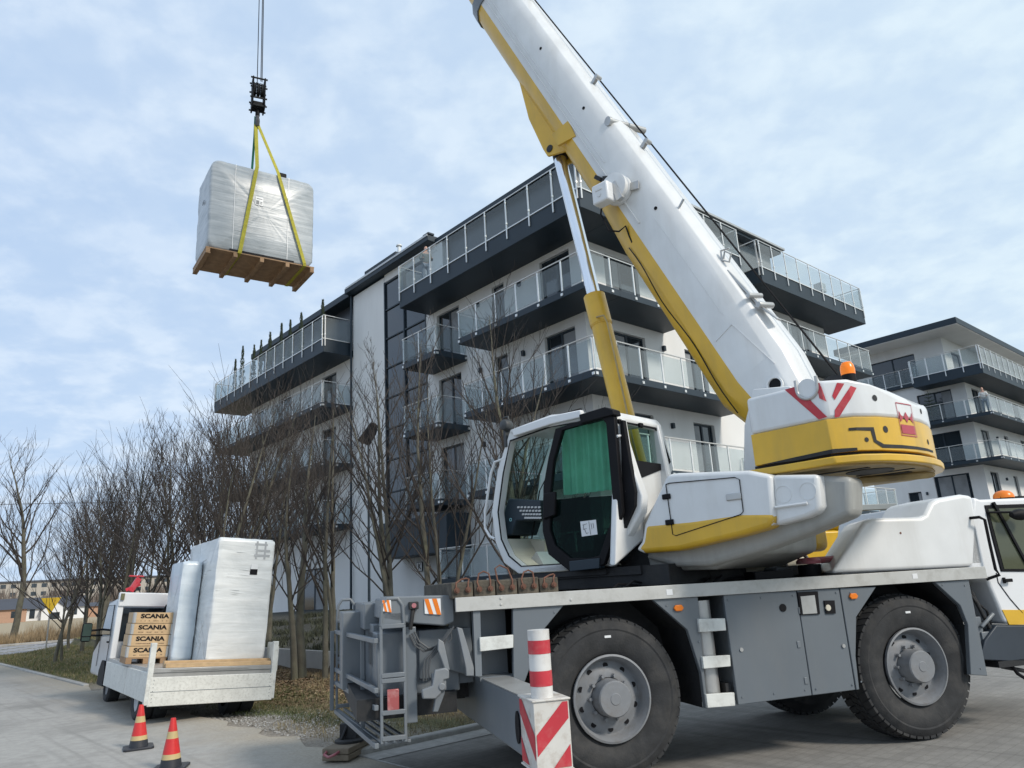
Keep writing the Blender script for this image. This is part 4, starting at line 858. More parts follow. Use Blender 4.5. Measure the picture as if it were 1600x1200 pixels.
# yellow bracket for the luffing cylinder
h_ = [(1.307, 7.56)][0]; HC = Vector((h_[0], 0, h_[1]))
sH = (HC-PB).dot(dB); nH = (HC-PB).dot(nB)
for sy in (-.17, .17):
    br = MB(); tri = [bp(sH-.45, 0, .05), bp(sH-.25, 0, .25), bp(sH-.06, 0, nH+.09), bp(sH+.10, 0, nH+.09), bp(sH+.75, 0, .42), bp(sH+1.5, 0, .22), bp(sH+1.5, 0, .05)]
    br.prism([(p.x, p.z) for p in tri], 'y', sy-.02, sy+.02); SB(br, 'cylinder_bracket', YEL, boom, bev=.006)
br = MB(); tri = [bp(sH+.14, 0, .1), bp(sH+.2, 0, nH+.04), bp(sH+.75, 0, .38), bp(sH+1.5, 0, .2), bp(sH+1.5, 0, .1)]; br.prism([(p.x, p.z) for p in tri], 'y', -.15, .15); SB(br, 'bracket_web', YEL, boom)
SB(MB().prism([(p.x, p.z) for p in [bp(sH-.40, 0, -.06), bp(sH-.10, 0, -.10), bp(sH-.02, 0, .20), bp(sH-.25, 0, .22)]], 'y', .30, .345), 'gusset', YEL, boom)
SB(MB().tube((HC.x, -.2, HC.z), (HC.x, .2, HC.z), .055, n=16), 'cylinder_pin', DARK, boom, smooth=True, ang=40)
k_ = [(0.952, 5.249), (0.632, 3.597)]; KC = Vector((k_[0][0], 0, k_[0][1])); KB = Vector((k_[1][0], 0, k_[1][1])); dC = (KB-HC).normalized()
KC = HC + dC*(KC-HC).dot(dC)
cyl = SB(MB().tube(HC+dC*.02, KC+dC*.2, .088, n=32), 'cylinder_rod', CHROME, boom, smooth=True, ang=50)
SB(MB().tube(HC-dC*.06, HC+dC*.1, .095, n=24), 'rod_eye', DARK, boom, smooth=True, ang=40)
SB(MB().tube(KC, KC+dC*.42, .142, n=36).tube(KC+dC*.42, KC+dC*3.4, .130, n=36).tube(KC+dC*.40, KC+dC*.44, .137, n=36), 'luffing_cylinder', YEL, boom, smooth=True, ang=40)
a1 = KC+dC*.36+Vector((-.05, .14, 0)); 
SB(MB().path([a1, a1+Vector((-.13, .02, -.02)), a1+Vector((-.17, .02, -.12)), a1+dC*1.2+Vector((-.12, .02, 0)), a1+dC*1.7+Vector((-.10, .03, 0)), a1+dC*2.6+Vector((-.10, .03, 0))], .012, 7), 'cylinder_pipe', YELD, boom, smooth=True)
# top side: rope, fairleads, lashing pulley
t1 = [(1.386, 10.079)][0]; t2 = [(-1.959, 3.478)][0]
rp0 = Vector((t2[0], 0, t2[1])); 
rp_d = (Vector((t1[0], 0, t1[1]))-rp0).normalized()
SB(MB().tube(rp0, rp0+rp_d*12, .012, n=6).tube(rp0+rp_d*12, bp(28.2, 0, -.35), .012, n=6), 'hoist_rope', BLACK, boom)
SB(MB().tube((t2[0]-.05, -.3, t2[1]-.25), (t2[0]-.05, .3, t2[1]-.25), .2, n=28), 'winch_drum', DARK, boom)
for s_, l_ in ((3.6, .1), (5.05, .12), (7.4, .12)):
    SB(MB().bar(bp(s_, l_, -.6), bp(s_+.03, l_, -.72), .05, .05, up=(0, 1, 0)).tube(bp(s_, l_-.05, -.70), bp(s_, l_+.05, -.70), .03, n=10), 'rope_guide', ALU, boom)
SB(MB().tube(bp(4.15, .30, -.52), bp(4.15, -.30, -.66), .045, n=14).tube(bp(4.15, .33, -.51), bp(4.15, .29, -.52), .06, n=14), 'guide_roller', ALU, boom, smooth=True, ang=40)
tp = MB(); tp.bar(bp(8.0, .15, -.62), bp(8.0, .15, -.72), .12, .1).bar(bp(7.6, .1, -.66), bp(8.2, .1, -.70), .06, .04).tube(bp(7.9, .2, -.7), bp(7.9, -.2, -.7), .05, n=12); SB(tp, 'top_fittings', DARK, boom)
hk = MB(); hk.bar(bp(2.4, .25, -.56), bp(2.44, .25, -.66), .02, .02); SB(hk, 'lug', ALU, boom); hk = MB(); hk.bar(bp(1.35, .2, -.56), bp(.75, .2, -.62), .03, .05, up=(0, 1, 0)).tube(bp(.9, .3, -.6), bp(.9, .1, -.66), .03, n=12).tube(bp(.75, .28, -.62), bp(.75, .06, -.68), .035, n=12).bar(bp(.75, .2, -.62), bp(.5, .2, -.68), .02, .09, up=(0, 1, 0))
SB(hk, 'folding_stay', ALU, boom, bev=.006)
SB(MB().path([bp(1.5, .2, -.60), bp(1.56, .2, -.66), bp(1.48, .2, -.70), bp(1.42, .2, -.63), bp(1.5, .2, -.58), bp(1.6, .2, -.63), bp(1.55, .2, -.72)], .012, 6), 'coiled_wire', ALU, boom, smooth=True)
q = [(-1.459, 3.455)][0]
SB(MB().lathe([(.085, .0), (.085, .03), (.068, .03), (.062, 0)], 'y', 28, (q[0], .33, q[1])), 'pivot_boss', WHITE, boom, smooth=True, ang=40)
SB(MB().tube((q[0], .335, q[1]), (q[0], .342, q[1]), .062, n=24), 'pivot_hole', BLACK, boom)
for sy in (-.40, .34): SB(MB().prism([(-1.0, 2.5), (-1.75, 2.5), (-1.9, 3.1), (-1.62, 3.40), (-1.25, 3.45), (-1.10, 3.1)], 'y', sy, sy+.06), 'boom_cheek', WHITE, bev=.01)
SB(MB().box(-1.3, -.2, -.45, .45, 2.0, 2.58), 'pivot_housing', GW, bev=.03)
# ================================================================ operator cab
cab = MB()
CL = 1.20                                    # left flank of the cab
outer = [(1.413, 3.439), (0.752, 3.491), (-0.065, 3.367), (-0.122, 3.288), (-0.214, 2.515), (-0.213, 2.376), (0.209, 1.823), (0.75, 1.795), (1.411, 1.801), (1.635, 1.933), (1.755, 2.171), (1.794, 2.528), (1.661, 3.0)]
inner = [(1.423, 3.304), (0.784, 3.351), (0.068, 3.305), (0.005, 3.259), (-0.05, 2.535), (-0.058, 2.394), (0.307, 1.904), (0.741, 1.879), (1.354, 1.888), (1.536, 2.012), (1.646, 2.206), (1.676, 2.515), (1.558, 2.947)]
cabM = empty('operator_cab', SM, parent=crane)
def CB(mb, name, m, bev=0, parent=None, **k): return mb.build(name, m, parent or cabM, bev, **k)
CB(MB().ring(outer, inner, 'y', 1.10, 1.20), 'side_frame', WHITE, bev=.018, seg=3)
seal = [((a[0]*.12+b[0]*.88), (a[1]*.12+b[1]*.88)) for a, b in zip(outer, inner)]
CB(MB().ring(seal, inner, 'y', 1.195, 1.206), 'door_seal', BLACK)
CB(MB().ring(outer, inner, 'y', .38, .46), 'side_frame', WHITE, bev=.018)
li = MB()
for i, j in ((8, 9), (9, 10)):
    a, b = inner[i], inner[j]; a2, b2_ = outer[i], outer[j]
    li.prism([a, b, (b[0]*.5+b2_[0]*.5, b[1]*.5+b2_[1]*.5), (a[0]*.5+a2[0]*.5, a[1]*.5+a2[1]*.5)], 'y', .46, 1.10)
CB(li, 'shell_lining', CREAM)
def skin(i, j, m, name, y0=.40, y1=1.18, parent=None):
    a, b = outer[i], outer[j]; d = Vector((b[0]-a[0], b[1]-a[1])); nn = Vector((d.y, -d.x)).normalized()*.012
    mb = MB(); mb.prism([a, b, (b[0]+nn.x, b[1]+nn.y), (a[0]+nn.x, a[1]+nn.y)], 'y', y0, y1); return CB(mb, name, m, parent=parent)
# roof, floor, rear
roof_c = MB().prism([outer[0], outer[1], outer[2], outer[3], (outer[3][0]+.02, outer[3][1]-.05), (outer[2][0]+.05, outer[2][1]-.05), (outer[0][0]-.03, outer[0][1]-.05)], 'y', .36, 1.22)
CB(roof_c, 'cab_roof', WHITE, bev=.02, seg=3)
CB(MB().prism([outer[6], outer[7], outer[8], (outer[8][0], outer[8][1]+.05), (outer[6][0]+.03, outer[6][1]+.06)], 'y', .38, 1.2), 'cab_floor', CREAM, bev=.01)
# windscreen front (curved glass)
ws_ = MB(); fr_ = [inner[0], inner[12], inner[11], inner[10]]; fo = [outer[0], outer[12], outer[11], outer[10]]
for a, b in zip(fo, fo[1:]): ws_.add([(a[0]-.03, 1.1, a[1]-.01), (b[0]-.03, 1.1, b[1]), (b[0]-.03, .46, b[1]), (a[0]-.03, .46, a[1]-.01)], [(0, 1, 2, 3)])
CB(ws_, 'windscreen', GLASSC)
CB(MB().add([(p[0], .45, p[1]) for p in inner], [tuple(range(len(inner)))]), 'far_side_glass', GLASSC)
# rear wall with quarter window: lies across the cab
XR = outer[3][0]
rw = [(-.0, 0)]
yo = [(1.20, outer[3][1]+.02), (.40, outer[3][1]-.10), (.34, 3.02), (.30, 2.66), (.34, 2.05), (.5, 1.84), (1.20, 1.84)]
yi = [(1.13, outer[3][1]-.06), (.52, outer[3][1]-.17), (.46, 3.0), (.42, 2.80), (.50, 2.76), (.70, 2.80), (1.13, 2.95)]
o7 = [(1.109, 3.327), (0.408, 3.324), (0.32, 3.261), (0.191, 2.817), (0.296, 2.739), (0.898, 2.048), (1.414, 1.807)]
i7 = [(1.069, 3.247), (0.487, 3.241), (0.397, 3.193), (0.274, 2.924), (0.362, 2.86), (0.941, 2.866), (1.048, 2.958)]
rwm = MB().ring(o7, i7, 'x', -.10, -.03); CB(rwm, 'rear_wall', WHITE, bev=.02, seg=3)
CB(MB().ring([(a[0]*.25+b[0]*.75, a[1]*.25+b[1]*.75) for a, b in zip(o7, i7)], i7, 'x', -.112, -.098), 'window_seal', BLACK)
CB(MB().add([(-.07, p[0], p[1]) for p in i7], [tuple(range(7))]), 'rear_glass', glass('rear_glass', (.05, .11, .09), .16, .04, (.80, .90, .86)))
CB(MB().prism([(-0.115, 3.291), (-0.207, 2.516), (-0.206, 2.377), (0.217, 1.823), (0.146, 1.806), (-0.289, 2.306), (-0.323, 2.458), (-0.247, 2.721), (-0.173, 3.026), (-0.153, 3.263)], 'y', 1.06, 1.17), 'rear_pillar', WHITE, bev=.03, seg=3)
for yy, zz_ in [(1.162, 3.25), (0.789, 3.252)]: CB(MB().box(-.15, -.11, yy-.03, yy+.03, zz_-.03, zz_+.02), 'window_hinge', BLACK, bev=.01)
gh = [(1.27, 3.075), (1.169, 3.098), (1.111, 3.051), (1.033, 2.661), (1.081, 2.567), (1.21, 2.51)]
CB(MB().path([(-.16, y, z) for y, z in gh], .014, 8), 'grab_handle', WHITE2, smooth=True)
# sliding door, open half way back
dO = [(0.641, 3.302), (-0.05, 3.341), (-0.157, 3.273), (-0.141, 2.319), (-0.101, 2.248), (0.137, 1.833), (0.305, 1.792), (0.601, 1.795), (0.869, 1.981), (0.93, 2.228), (0.876, 2.705), (0.773, 3.006)]
dI = [(0.543, 3.27), (-0.002, 3.283), (-0.045, 3.227), (-0.04, 2.33), (-0.007, 2.258), (0.184, 1.922), (0.317, 1.906), (0.571, 1.922), (0.77, 2.067), (0.827, 2.233), (0.779, 2.637), (0.702, 2.96)]
door = CB(MB().ring(dO, dI, 'y', 1.23, 1.285), 'cab_door', BLACK, bev=.008)
spl = [(0.823, 2.567), (-0.06, 2.506)]
up_ = [(0.551, 3.272), (0.006, 3.286), (-0.038, 3.23), (-0.036, 2.502), (0.796, 2.557), (0.788, 2.638), (0.711, 2.962)]; lo = [(0.797, 2.55), (-0.035, 2.496), (-0.032, 2.331), (0.0, 2.259), (0.192, 1.923), (0.325, 1.906), (0.579, 1.923), (0.778, 2.068), (0.836, 2.234)]
CB(MB().prism(up_, 'y', 1.25, 1.256), 'upper_glass', glass('door_glass', (.02, .05, .045), .04, .03, (.85, .96, .92)), parent=door)
CB(MB().prism(lo, 'y', 1.25, 1.256), 'lower_glass', GLASSD, parent=door)
ps = [(0.417, 2.281), (0.21, 2.28), (0.205, 2.132), (0.411, 2.127)]
pp = CB(MB().prism(ps, 'y', 1.257, 1.259), 'paper_notice', WHITE2, parent=door)
a, b, c, d = [Vector((p[0], 1.2605, p[1])) for p in ps]
mk = MB(); P2 = lambda s, t: a.lerp(b, s).lerp(d.lerp(c, s), t)
for e in (((.12, .25), (.42, .2)), ((.2, .25), (.15, .55)), ((.15, .55), (.38, .5)), ((.22, .5), (.32, .85)), ((.32, .85), (.45, .8)), ((.55, .05), (.58, .95)), ((.68, .2), (.70, .6)), ((.8, .2), (.82, .55))): mk.bar(P2(*e[0]), P2(*e[1]), .002, .004, up=(0, 1, 0))
CB(mk, 'notice_print', BLACK, parent=pp)
hdl = [(0.865, 2.626), (0.689, 2.624), (0.722, 2.377), (0.891, 2.347)]; CB(MB().prism(hdl, 'y', 1.27, 1.31), 'door_latch', BLACK, bev=.012, parent=door)
CB(MB().prism([(0.574, 1.891), (0.179, 1.898), (0.19, 1.799), (0.576, 1.788)], 'y', 1.2, 1.3), 'door_carriage', ANTH, bev=.006, parent=door)
CB(MB().prism([(0.281, 3.384), (-0.063, 3.396), (-0.164, 3.348), (-0.174, 3.292), (0.265, 3.284)], 'y', 1.18, 1.31), 'door_rail_cover', BLACK, bev=.01)
rc = [(1.333, 3.425), (0.738, 3.466), (0.29, 3.446), (0.29, 3.363), (0.728, 3.37), (1.308, 3.338)]; rcc = CB(MB().prism(rc, 'y', 1.2, 1.262), 'rail_cover', WHITE2, bev=.012)
CB(MB().prism([(-0.177, 3.246), (-0.209, 3.24), (-0.238, 2.812), (-0.27, 2.503), (-0.246, 2.369), (-0.08, 2.138), (-0.116, 2.447)], 'y', 1.16, 1.215), 'rear_slot', BLACK)
# curtain
cu = MB(); ct = [(0.7, 3.368), (0.056, 3.349), (0.078, 2.576), (0.739, 2.598)]; pts_t = []; nC = 60
for i in range(nC+1):
    t = i/nC; y = 1.10+.018*math.sin(t*46)+.012*math.sin(t*23+1); x = ct[0][0]*(1-t)+ct[1][0]*t; zt_ = ct[0][1]*(1-t)+ct[1][1]*t+.03; xb = ct[3][0]*(1-t)+ct[2][0]*t; zb_ = ct[3][1]*(1-t)+ct[2][1]*t
    cu.v += [(x, y, zt_), (xb, y+.01*math.sin(t*30), zb_)]
cu.f = [(2*i, 2*i+2, 2*i+3, 2*i+1) for i in range(nC)]; cu.m = [0]*nC
CB(cu, 'curtain', CURT, smooth=True, ang=80)
# interior: console, seat, heater panel, steering column
cs = [(1.832, 2.311), (1.703, 2.576), (1.641, 2.675), (1.134, 2.592), (1.154, 2.379), (1.536, 2.402), (1.622, 2.248), (1.825, 2.25)]
con = CB(MB().prism(cs, 'y', .62, 1.06), 'console', ANTH, bev=.015)
kp = [(1.526, 2.577), (1.104, 2.529), (1.119, 2.374), (1.375, 2.4)]; a, b, c, d = [Vector((p[0], 1.066, p[1])) for p in kp]
kk = MB(); P2 = lambda s, t: a.lerp(b, s).lerp(d.lerp(c, s), t)
for i in range(7):
    for j in range(4):
        q = P2(.08+i*.135, .12+j*.25); kk.box(q.x-.018, q.x+.018, 1.062, 1.072, q.z-.010, q.z+.010)
CB(kk, 'console_buttons', ALU, parent=con)
q = [(1.623, 2.424)][0]; CB(MB().lathe([(.02, 0), (.02, .004), (.013, .004), (.013, 0)], 'y', 18, (q[0], 1.06, q[1])), 'console_dial', mat('cyan_mark', (.3, .6, .65), .4), parent=con)
CB(MB().prism([(2.078, 2.273), (1.402, 2.164), (1.428, 1.882), (1.79, 1.903), (1.985, 2.035)], 'y', .70, .74), 'heater_panel', CREAM)
q = [(1.857, 2.163)][0]; CB(MB().tube((q[0], .74, q[1]), (q[0], .76, q[1]), .06, n=20), 'heater_outlet', BLACK)
CB(MB().prism([(1.781, 2.269), (1.738, 2.265), (1.713, 2.035), (1.756, 2.038)], 'y', .8, 1.0), 'heater_grille', BLACK)
CB(MB().box(.1, .5, .5, 1.0, 1.86, 2.15).box(.08, .22, .5, 1.0, 2.15, 2.55), 'seat', ANTH, bev=.05)
CB(MB().prism([(1.483, 1.975), (1.396, 2.041), (1.291, 1.878), (1.333, 1.852)], 'y', .6, .9), 'foot_pedal', ALU)
# front handle bar, mirror, wiper
hb = [(1.544, 3.126), (1.708, 3.106), (1.784, 2.979), (1.914, 2.541), (1.927, 2.355), (1.857, 2.252), (1.773, 2.216)]
CB(MB().path([(x, 1.19, z) for x, z in hb], .015, 8), 'grab_bar', WHITE2, smooth=True)
hl = [(1.464, 3.505), (1.494, 3.25), (1.407, 3.417)]
CB(MB().lathe([(0, -.075), (.05, -.065), (.068, -.02), (.07, .02), (.06, .06), (.03, .075), (0, .078)], 'y', 22, (hl[0][0], 1.2, hl[0][1])).box(hl[1][0]-.025, hl[1][0]+.015, 1.16, 1.22, hl[1][1]-.0, hl[0][1]-.04).path([(hl[0][0]-.04, 1.2, hl[0][1]+.05), (hl[0][0]-.03, 1.2, hl[0][1]+.10), (hl[0][0]+.04, 1.2, hl[0][1]+.10), (hl[0][0]+.06, 1.2, hl[0][1]+.03)], .012, 6), 'work_lamp', mat('lamp_black', (.045, .05, .055), .5), bev=.004)
CB(MB().tube((1.55, .8, 2.2), (1.42, .75, 2.75), .008).tube((1.42, .75, 2.75), (1.3, .70, 2.95), .006), 'wiper', BLACK)
CB(MB().box(.2, 1.55, .7, 1.18, 1.74, 1.80), 'cab_bracket', DARK)
q = [(0.152, 2.001)][0]; CB(MB().tube((q[0]+.02, 1.0, q[1]), (q[0]-.2, 1.1, q[1]), .015), 'lock_pin', DARK)
# load mats on the carrier deck
mats_x = [-1.35, -1.155, -.96, -.765, -.57, -.39]
for i in range(5):
    M = CR @ TR(mats_x[i], .02, 1.60)
    g_ = empty('load_mat', M, ['weathered timber load mat at the rear end of the crane deck, low rope loop', 'second load mat from the rear end of the crane deck, with a tall rusty loop', 'middle one of the five load mats on the crane deck, its loop leaning over', 'fourth load mat from the rear end of the crane deck', 'load mat nearest the cab on the crane deck, with a flat low loop'][i], 'load mat', 'timber load mats in a row on the crane deck')
    wdt = mats_x[i+1]-mats_x[i]-.008; ln_ = 1.5
    MB().box(0, wdt, 0, ln_, .0, .135+.01*(i % 2)).build('timber', WOODD, g_, bev=.01)
    for xx in (.045, wdt-.045): MB().tube((xx, -.022, .07), (xx, .01, .07), .024, n=10).tube((xx, -.034, .07), (xx, -.02, .07), .013, n=8).build('bolt', RUST, g_)
    hh_ = [.035, .085, .13, .075, .03][i]; lean = [.04, .0, -.05, .01, .05][i]
    MB().path([(.04, -.01, .09), (.03+lean*.3, .0, .13), (.05+lean, .01, .13+hh_*.8), (wdt/2+lean, .01, .13+hh_), (wdt-.05+lean*.5, .01, .13+hh_*.75), (wdt-.04, .0, .13), (wdt-.045, -.01, .09)], .0075, 7).build('rope_loop', RUST, g_, smooth=True)
# ================================================================ suspended load: tub package on a pallet, slings, hook block
GA = TR(-6.46-.12*.818+.03, 14.85-.12*.575-.05, 9.11, math.atan2(1.33, 1.89))          # x along the near edge of the pallet, y away
def wrap_mat(name, col, horiz=22, rough=.25, dark=(.33, .36, .39)):
    m = bpy.data.materials.new(name); m.use_nodes = True; t = m.node_tree; n = t.nodes; l = t.links; b = n['Principled BSDF']
    b.inputs['Roughness'].default_value = rough+.1; b.inputs['Coat Weight'].default_value = .35; b.inputs['Coat Roughness'].default_value = .25
    tc = n.new('ShaderNodeTexCoord'); mp = n.new('ShaderNodeMapping'); mp.inputs['Scale'].default_value = (1.2, 1.2, horiz); mp.inputs['Rotation'].default_value = (.06, .04, 0); l.new(tc.outputs['Object'], mp.inputs['Vector'])
    nz = n.new('ShaderNodeTexNoise'); nz.inputs['Scale'].default_value = 1.0; nz.inputs['Detail'].default_value = 4; nz.inputs['Roughness'].default_value = .5; nz.inputs['Distortion'].default_value = .4; l.new(mp.outputs[0], nz.inputs['Vector'])
    n2 = n.new('ShaderNodeTexNoise'); n2.inputs['Scale'].default_value = 2.2; n2.inputs['Detail'].default_value = 3; n2.inputs['Distortion'].default_value = 1.0; l.new(tc.outputs['Object'], n2.inputs['Vector'])
    ad = n.new('ShaderNodeMath'); ad.operation = 'MULTIPLY_ADD'; l.new(n2.outputs['Fac'], ad.inputs[0]); ad.inputs[1].default_value = .6; l.new(nz.outputs['Fac'], ad.inputs[2])
    mr = n.new('ShaderNodeMapRange'); mr.inputs['From Min'].default_value = .55; mr.inputs['From Max'].default_value = 1.05; l.new(ad.outputs[0], mr.inputs['Value'])
    mx = n.new('ShaderNodeMix'); mx.data_type = 'RGBA'; l.new(mr.outputs[0], mx.inputs[0]); mx.inputs[6].default_value = (*dark, 1); mx.inputs[7].default_value = (*col, 1); l.new(mx.outputs[2], b.inputs['Base Color'])
    bp_ = n.new('ShaderNodeBump'); bp_.inputs['Strength'].default_value = .38; bp_.inputs['Distance'].default_value = .03; l.new(ad.outputs[0], bp_.inputs['Height']); l.new(bp_.outputs[0], b.inputs['Normal'])
    return m
WRAPG = wrap_mat('grey_wrap', (.50, .53, .55), 14, .3, (.30, .335, .36)); WRAPW = wrap_mat('white_wrap', (.80, .81, .80), 9, .3, (.60, .62, .62)); WRAPB = wrap_mat('bluish_film', (.66, .72, .76), 7, .25, (.48, .55, .61))
def rounded_block(x0, x1, y0, y1, z0, z1, r, m, name, parent=None, M=None, jitter=.008, seed=1, n=5, rz=None, ch=.05):
    """box rounded in the x-z outline with a light film wobble"""
    rnd = random.Random(seed); rz = rz or r; me = MB(); prof = []
    for cx_, cz_, a0 in ((x1-r, z0+rz, -90), (x1-r, z1-rz, 0), (x0+r, z1-rz, 90), (x0+r, z0+rz, 180)):
        for i in range(n+1): a = R(a0+90*i/n); prof.append((cx_+r*math.cos(a), cz_+rz*math.sin(a)))
    P_ = []
    for (a, b) in zip(prof, prof[1:]+prof[:1]):
        ln = math.hypot(b[0]-a[0], b[1]-a[1]); k = max(1, int(ln/.12))
        P_ += [(a[0]+(b[0]-a[0])*i/k, a[1]+(b[1]-a[1])*i/k) for i in range(k)]
    N_ = len(P_); ys = [y0, y0+.03, y0+.06]+[y0+.06+(y1-y0-.12)*i/6 for i in range(1, 6)]+[y1-.06, y1-.03, y1]
    ins = [ch, ch*.3, 0]+[0]*5+[0, ch*.3, ch]; cx_, cz_ = (x0+x1)/2, (z0+z1)/2
    for y, q in zip(ys, ins):
        for (x, z) in P_:
            sx, sz = 1-q*2/(x1-x0), 1-q*2/(z1-z0); j = jitter
            me.v.append((cx_+(x-cx_)*sx+rnd.uniform(-j, j), y+rnd.uniform(-j, j)*.3, cz_+(z-cz_)*sz+rnd.uniform(-j, j)*.6))
    for i in range(len(ys)-1):
        for k in range(N_): me.f.append((i*N_+k, i*N_+(k+1) % N_, (i+1)*N_+(k+1) % N_, (i+1)*N_+k))
    # end faces as inner grids
    for base, y in ((0, y0), ((len(ys)-1)*N_, y1)):
        idx = []
        for q in (.5, .12):
            s0 = len(me.v)
            for k in range(N_):
                x, _, z = me.v[base+k]; me.v.append((cx_+(x-cx_)*q, y+rnd.uniform(-.006, .006), cz_+(z-cz_)*q))
            idx.append(s0)
        prev = base
        for s0 in idx:
            for k in range(N_): me.f.append((prev+k, prev+(k+1) % N_, s0+(k+1) % N_, s0+k))
            prev = s0
        me.f.append(tuple(range(prev, prev+N_)))
    me.m = [0]*len(me.f)
    return me.build(name, m, parent, smooth=True, ang=60, M=M)
LP, WP = 2.44, 1.32
pal = empty('transport_pallet', GA, 'long wooden pallet hanging in the air under the grey wrapped package', 'pallet')
for i in range(5): 
    x = .05+i*(LP-.10)/4
    MB().box(x-.045, x+.045, 0, WP, 0, .10).build('stringer', WOOD, pal, bev=.006)
MB().box(0, LP, .0, WP, .10, .125).build('deck_boards', WOOD, pal)
for x in (.05, LP-.05): MB().box(x-.05, x+.05, 0, WP, -.02, 0).build('bottom_board', WOOD, pal)
pk = empty('wrapped_package', GA @ TR(0, 0, .13), 'bulky grey film-wrapped package hanging from the crane hook on a wooden pallet', 'package', 'film-wrapped tub packages')
rounded_block(.03, LP-.02, .02, WP-.04, .0, 2.22, .20, WRAPG, 'wrapping', pk, seed=3)
MB().box(.5, 1.95, .0, .03, -.004, .05).build('dark_base_strip', BLACK, pk)
for x in (.55, 1.78): MB().box(x, x+.012, .004, .010, .02, 2.19).build('white_strap', WHITE2, pk)
lb_ = MB().box(1.02, 1.20, .006, .012, 1.28, 1.50).build('paper_label', WHITE2, pk)
MB().box(1.04, 1.11, .003, .0055, 1.30, 1.40).box(1.05, 1.18, .003, .0055, 1.44, 1.455).box(1.13, 1.18, .003, .0055, 1.32, 1.34).box(1.13, 1.18, .003, .0055, 1.36, 1.38).build('label_print', GREY, lb_)
MB().box(.004, .012, .52, .60, 1.30, 1.38).box(.004, .012, .63, .66, 1.30, 1.38).build('side_print', GREY, pk)
MB().box(1.55, 1.74, .03, .16, 2.18, 2.30).build('strap_clamp', BLACK, pk, bev=.02)
# hook block under the boom head
HX, HY = -5.93, 15.87
hbM = TR(HX, HY, 13.30, R(-64))
hb = empty('hook_block', hbM, 'black crane hook block with hook, hanging on steel ropes above the grey package', 'hook block')
for y in (-.14, .14): MB().box(-.16, .16, y-.02, y+.02, .12, 1.02).build('side_plate', BLACK, hb, bev=.03)
for y in (-.09, 0, .09): MB().lathe([(.03, -.03), (.19, -.03), (.165, 0), (.19, .03), (.03, .03)], 'y', 30, (0, y, .72)).build('sheave', DARK, hb, smooth=True)
b_ = MB()
for z in (.98, .72, .42, .2):
    for x in (-.13, .13): b_.tube((x, -.2, z), (x, .2, z), .022, n=8)
b_.build('bolts', DARK, hb); MB().box(-.1, .1, -.12, .12, .16, .34).tube((0, 0, -.02), (0, 0, .2), .055, n=14).build('swivel', BLACK, hb, bev=.01)
MB().path([(0, 0, .05), (0, 0, -.06), (.05, 0, -.14), (.09, 0, -.22), (.06, 0, -.31), (-.02, 0, -.34), (-.09, 0, -.30), (-.11, 0, -.22)], [.045, .045, .05, .055, .05, .045, .035, .02], 12).build('hook', mat('hook_steel', (.10, .10, .105), .5, .4), hb, smooth=True)
TIPW = (CR @ SM) @ bp(28.3, 0, -.05)
for dx, dy in ((-.05, .03), (.07, -.05), (.09, -.02)):
    MB().tube((HX+dx, HY+dy, 13.30+.95), (TIPW.x+dx*.7, TIPW.y+dy*.7, TIPW.z-.1), .011, n=6).build('wire_rope', BLACK, hb, M=hbM.inverted())
# slings
SLM = mat('yellow_webbing', (.42, .38, .04), .8, var=.15, vs=20, dirt=((.2, .18, .05), .5, 12), bump=.2)
SLG = mat('green_webbing', (.02, .16, .10), .8)
def strap(pts_, w_, m, name, lab):
    """flat webbing through points, width w_ across (world)"""
    mb = MB(); P_ = [Vector(p) for p in pts_]; n = len(P_); ax_ = (GA.to_3x3() @ Vector((1, 0, 0)))
    for i, p in enumerate(P_):
        d = (P_[min(i+1, n-1)]-P_[max(i-1, 0)]).normalized(); s_ = (ax_-d*ax_.dot(d)).normalized()*w_/2; t_ = d.cross(s_).normalized()*.004
        mb.v += [p-s_-t_, p+s_-t_, p+s_+t_, p-s_+t_]
    mb.v = [tuple(q) for q in mb.v]
    for i in range(n-1):
        for k in range(4): mb.f.append((i*4+k, i*4+(k+1) % 4, (i+1)*4+(k+1) % 4, (i+1)*4+k))
    mb.f += [(3, 2, 1, 0), ((n-1)*4, (n-1)*4+1, (n-1)*4+2, (n-1)*4+3)]; mb.m = [0]*len(mb.f)
    return tag(mb.build(name, m), lab, 'sling', 'webbing slings around the hanging package')
def G_(x, y, z): return GA @ Vector((x, y, z))
top = Vector((HX, HY, 13.02))
PW = .092
strap([top+Vector((-.02, -.03, 0)), G_(1.03, .0, 2.39), G_(1.0, -.03, 2.22), G_(.72, -.035, .16), G_(.71, -.02, .10), G_(.71, .08, PW), G_(.71, WP-.1, PW), G_(.71, WP+.02, .1), G_(.71, WP+.02, .2)], .085, SLM, 'lifting_sling', 'yellow webbing sling on the left side of the hanging grey package')
strap([top+Vector((.03, -.03, 0)), G_(1.52, .0, 2.39), G_(1.56, -.03, 2.22), G_(2.19, -.035, .16), G_(2.20, -.02, .10), G_(2.20, .08, PW), G_(2.20, WP-.1, PW), G_(2.20, WP+.02, .1), G_(2.20, WP+.02, .2)], .075, SLM, 'lifting_sling', 'yellow webbing sling on the right side of the hanging grey package')
strap([top+Vector((-.05, 0, .25)), top+Vector((-.06, .02, -.3)), G_(1.22, WP-.05, 2.39), G_(1.15, WP+.0, 2.2), G_(.8, WP+.01, .2)], .055, SLG, 'lifting_sling', 'dark green webbing strap behind the yellow slings, below the hook')
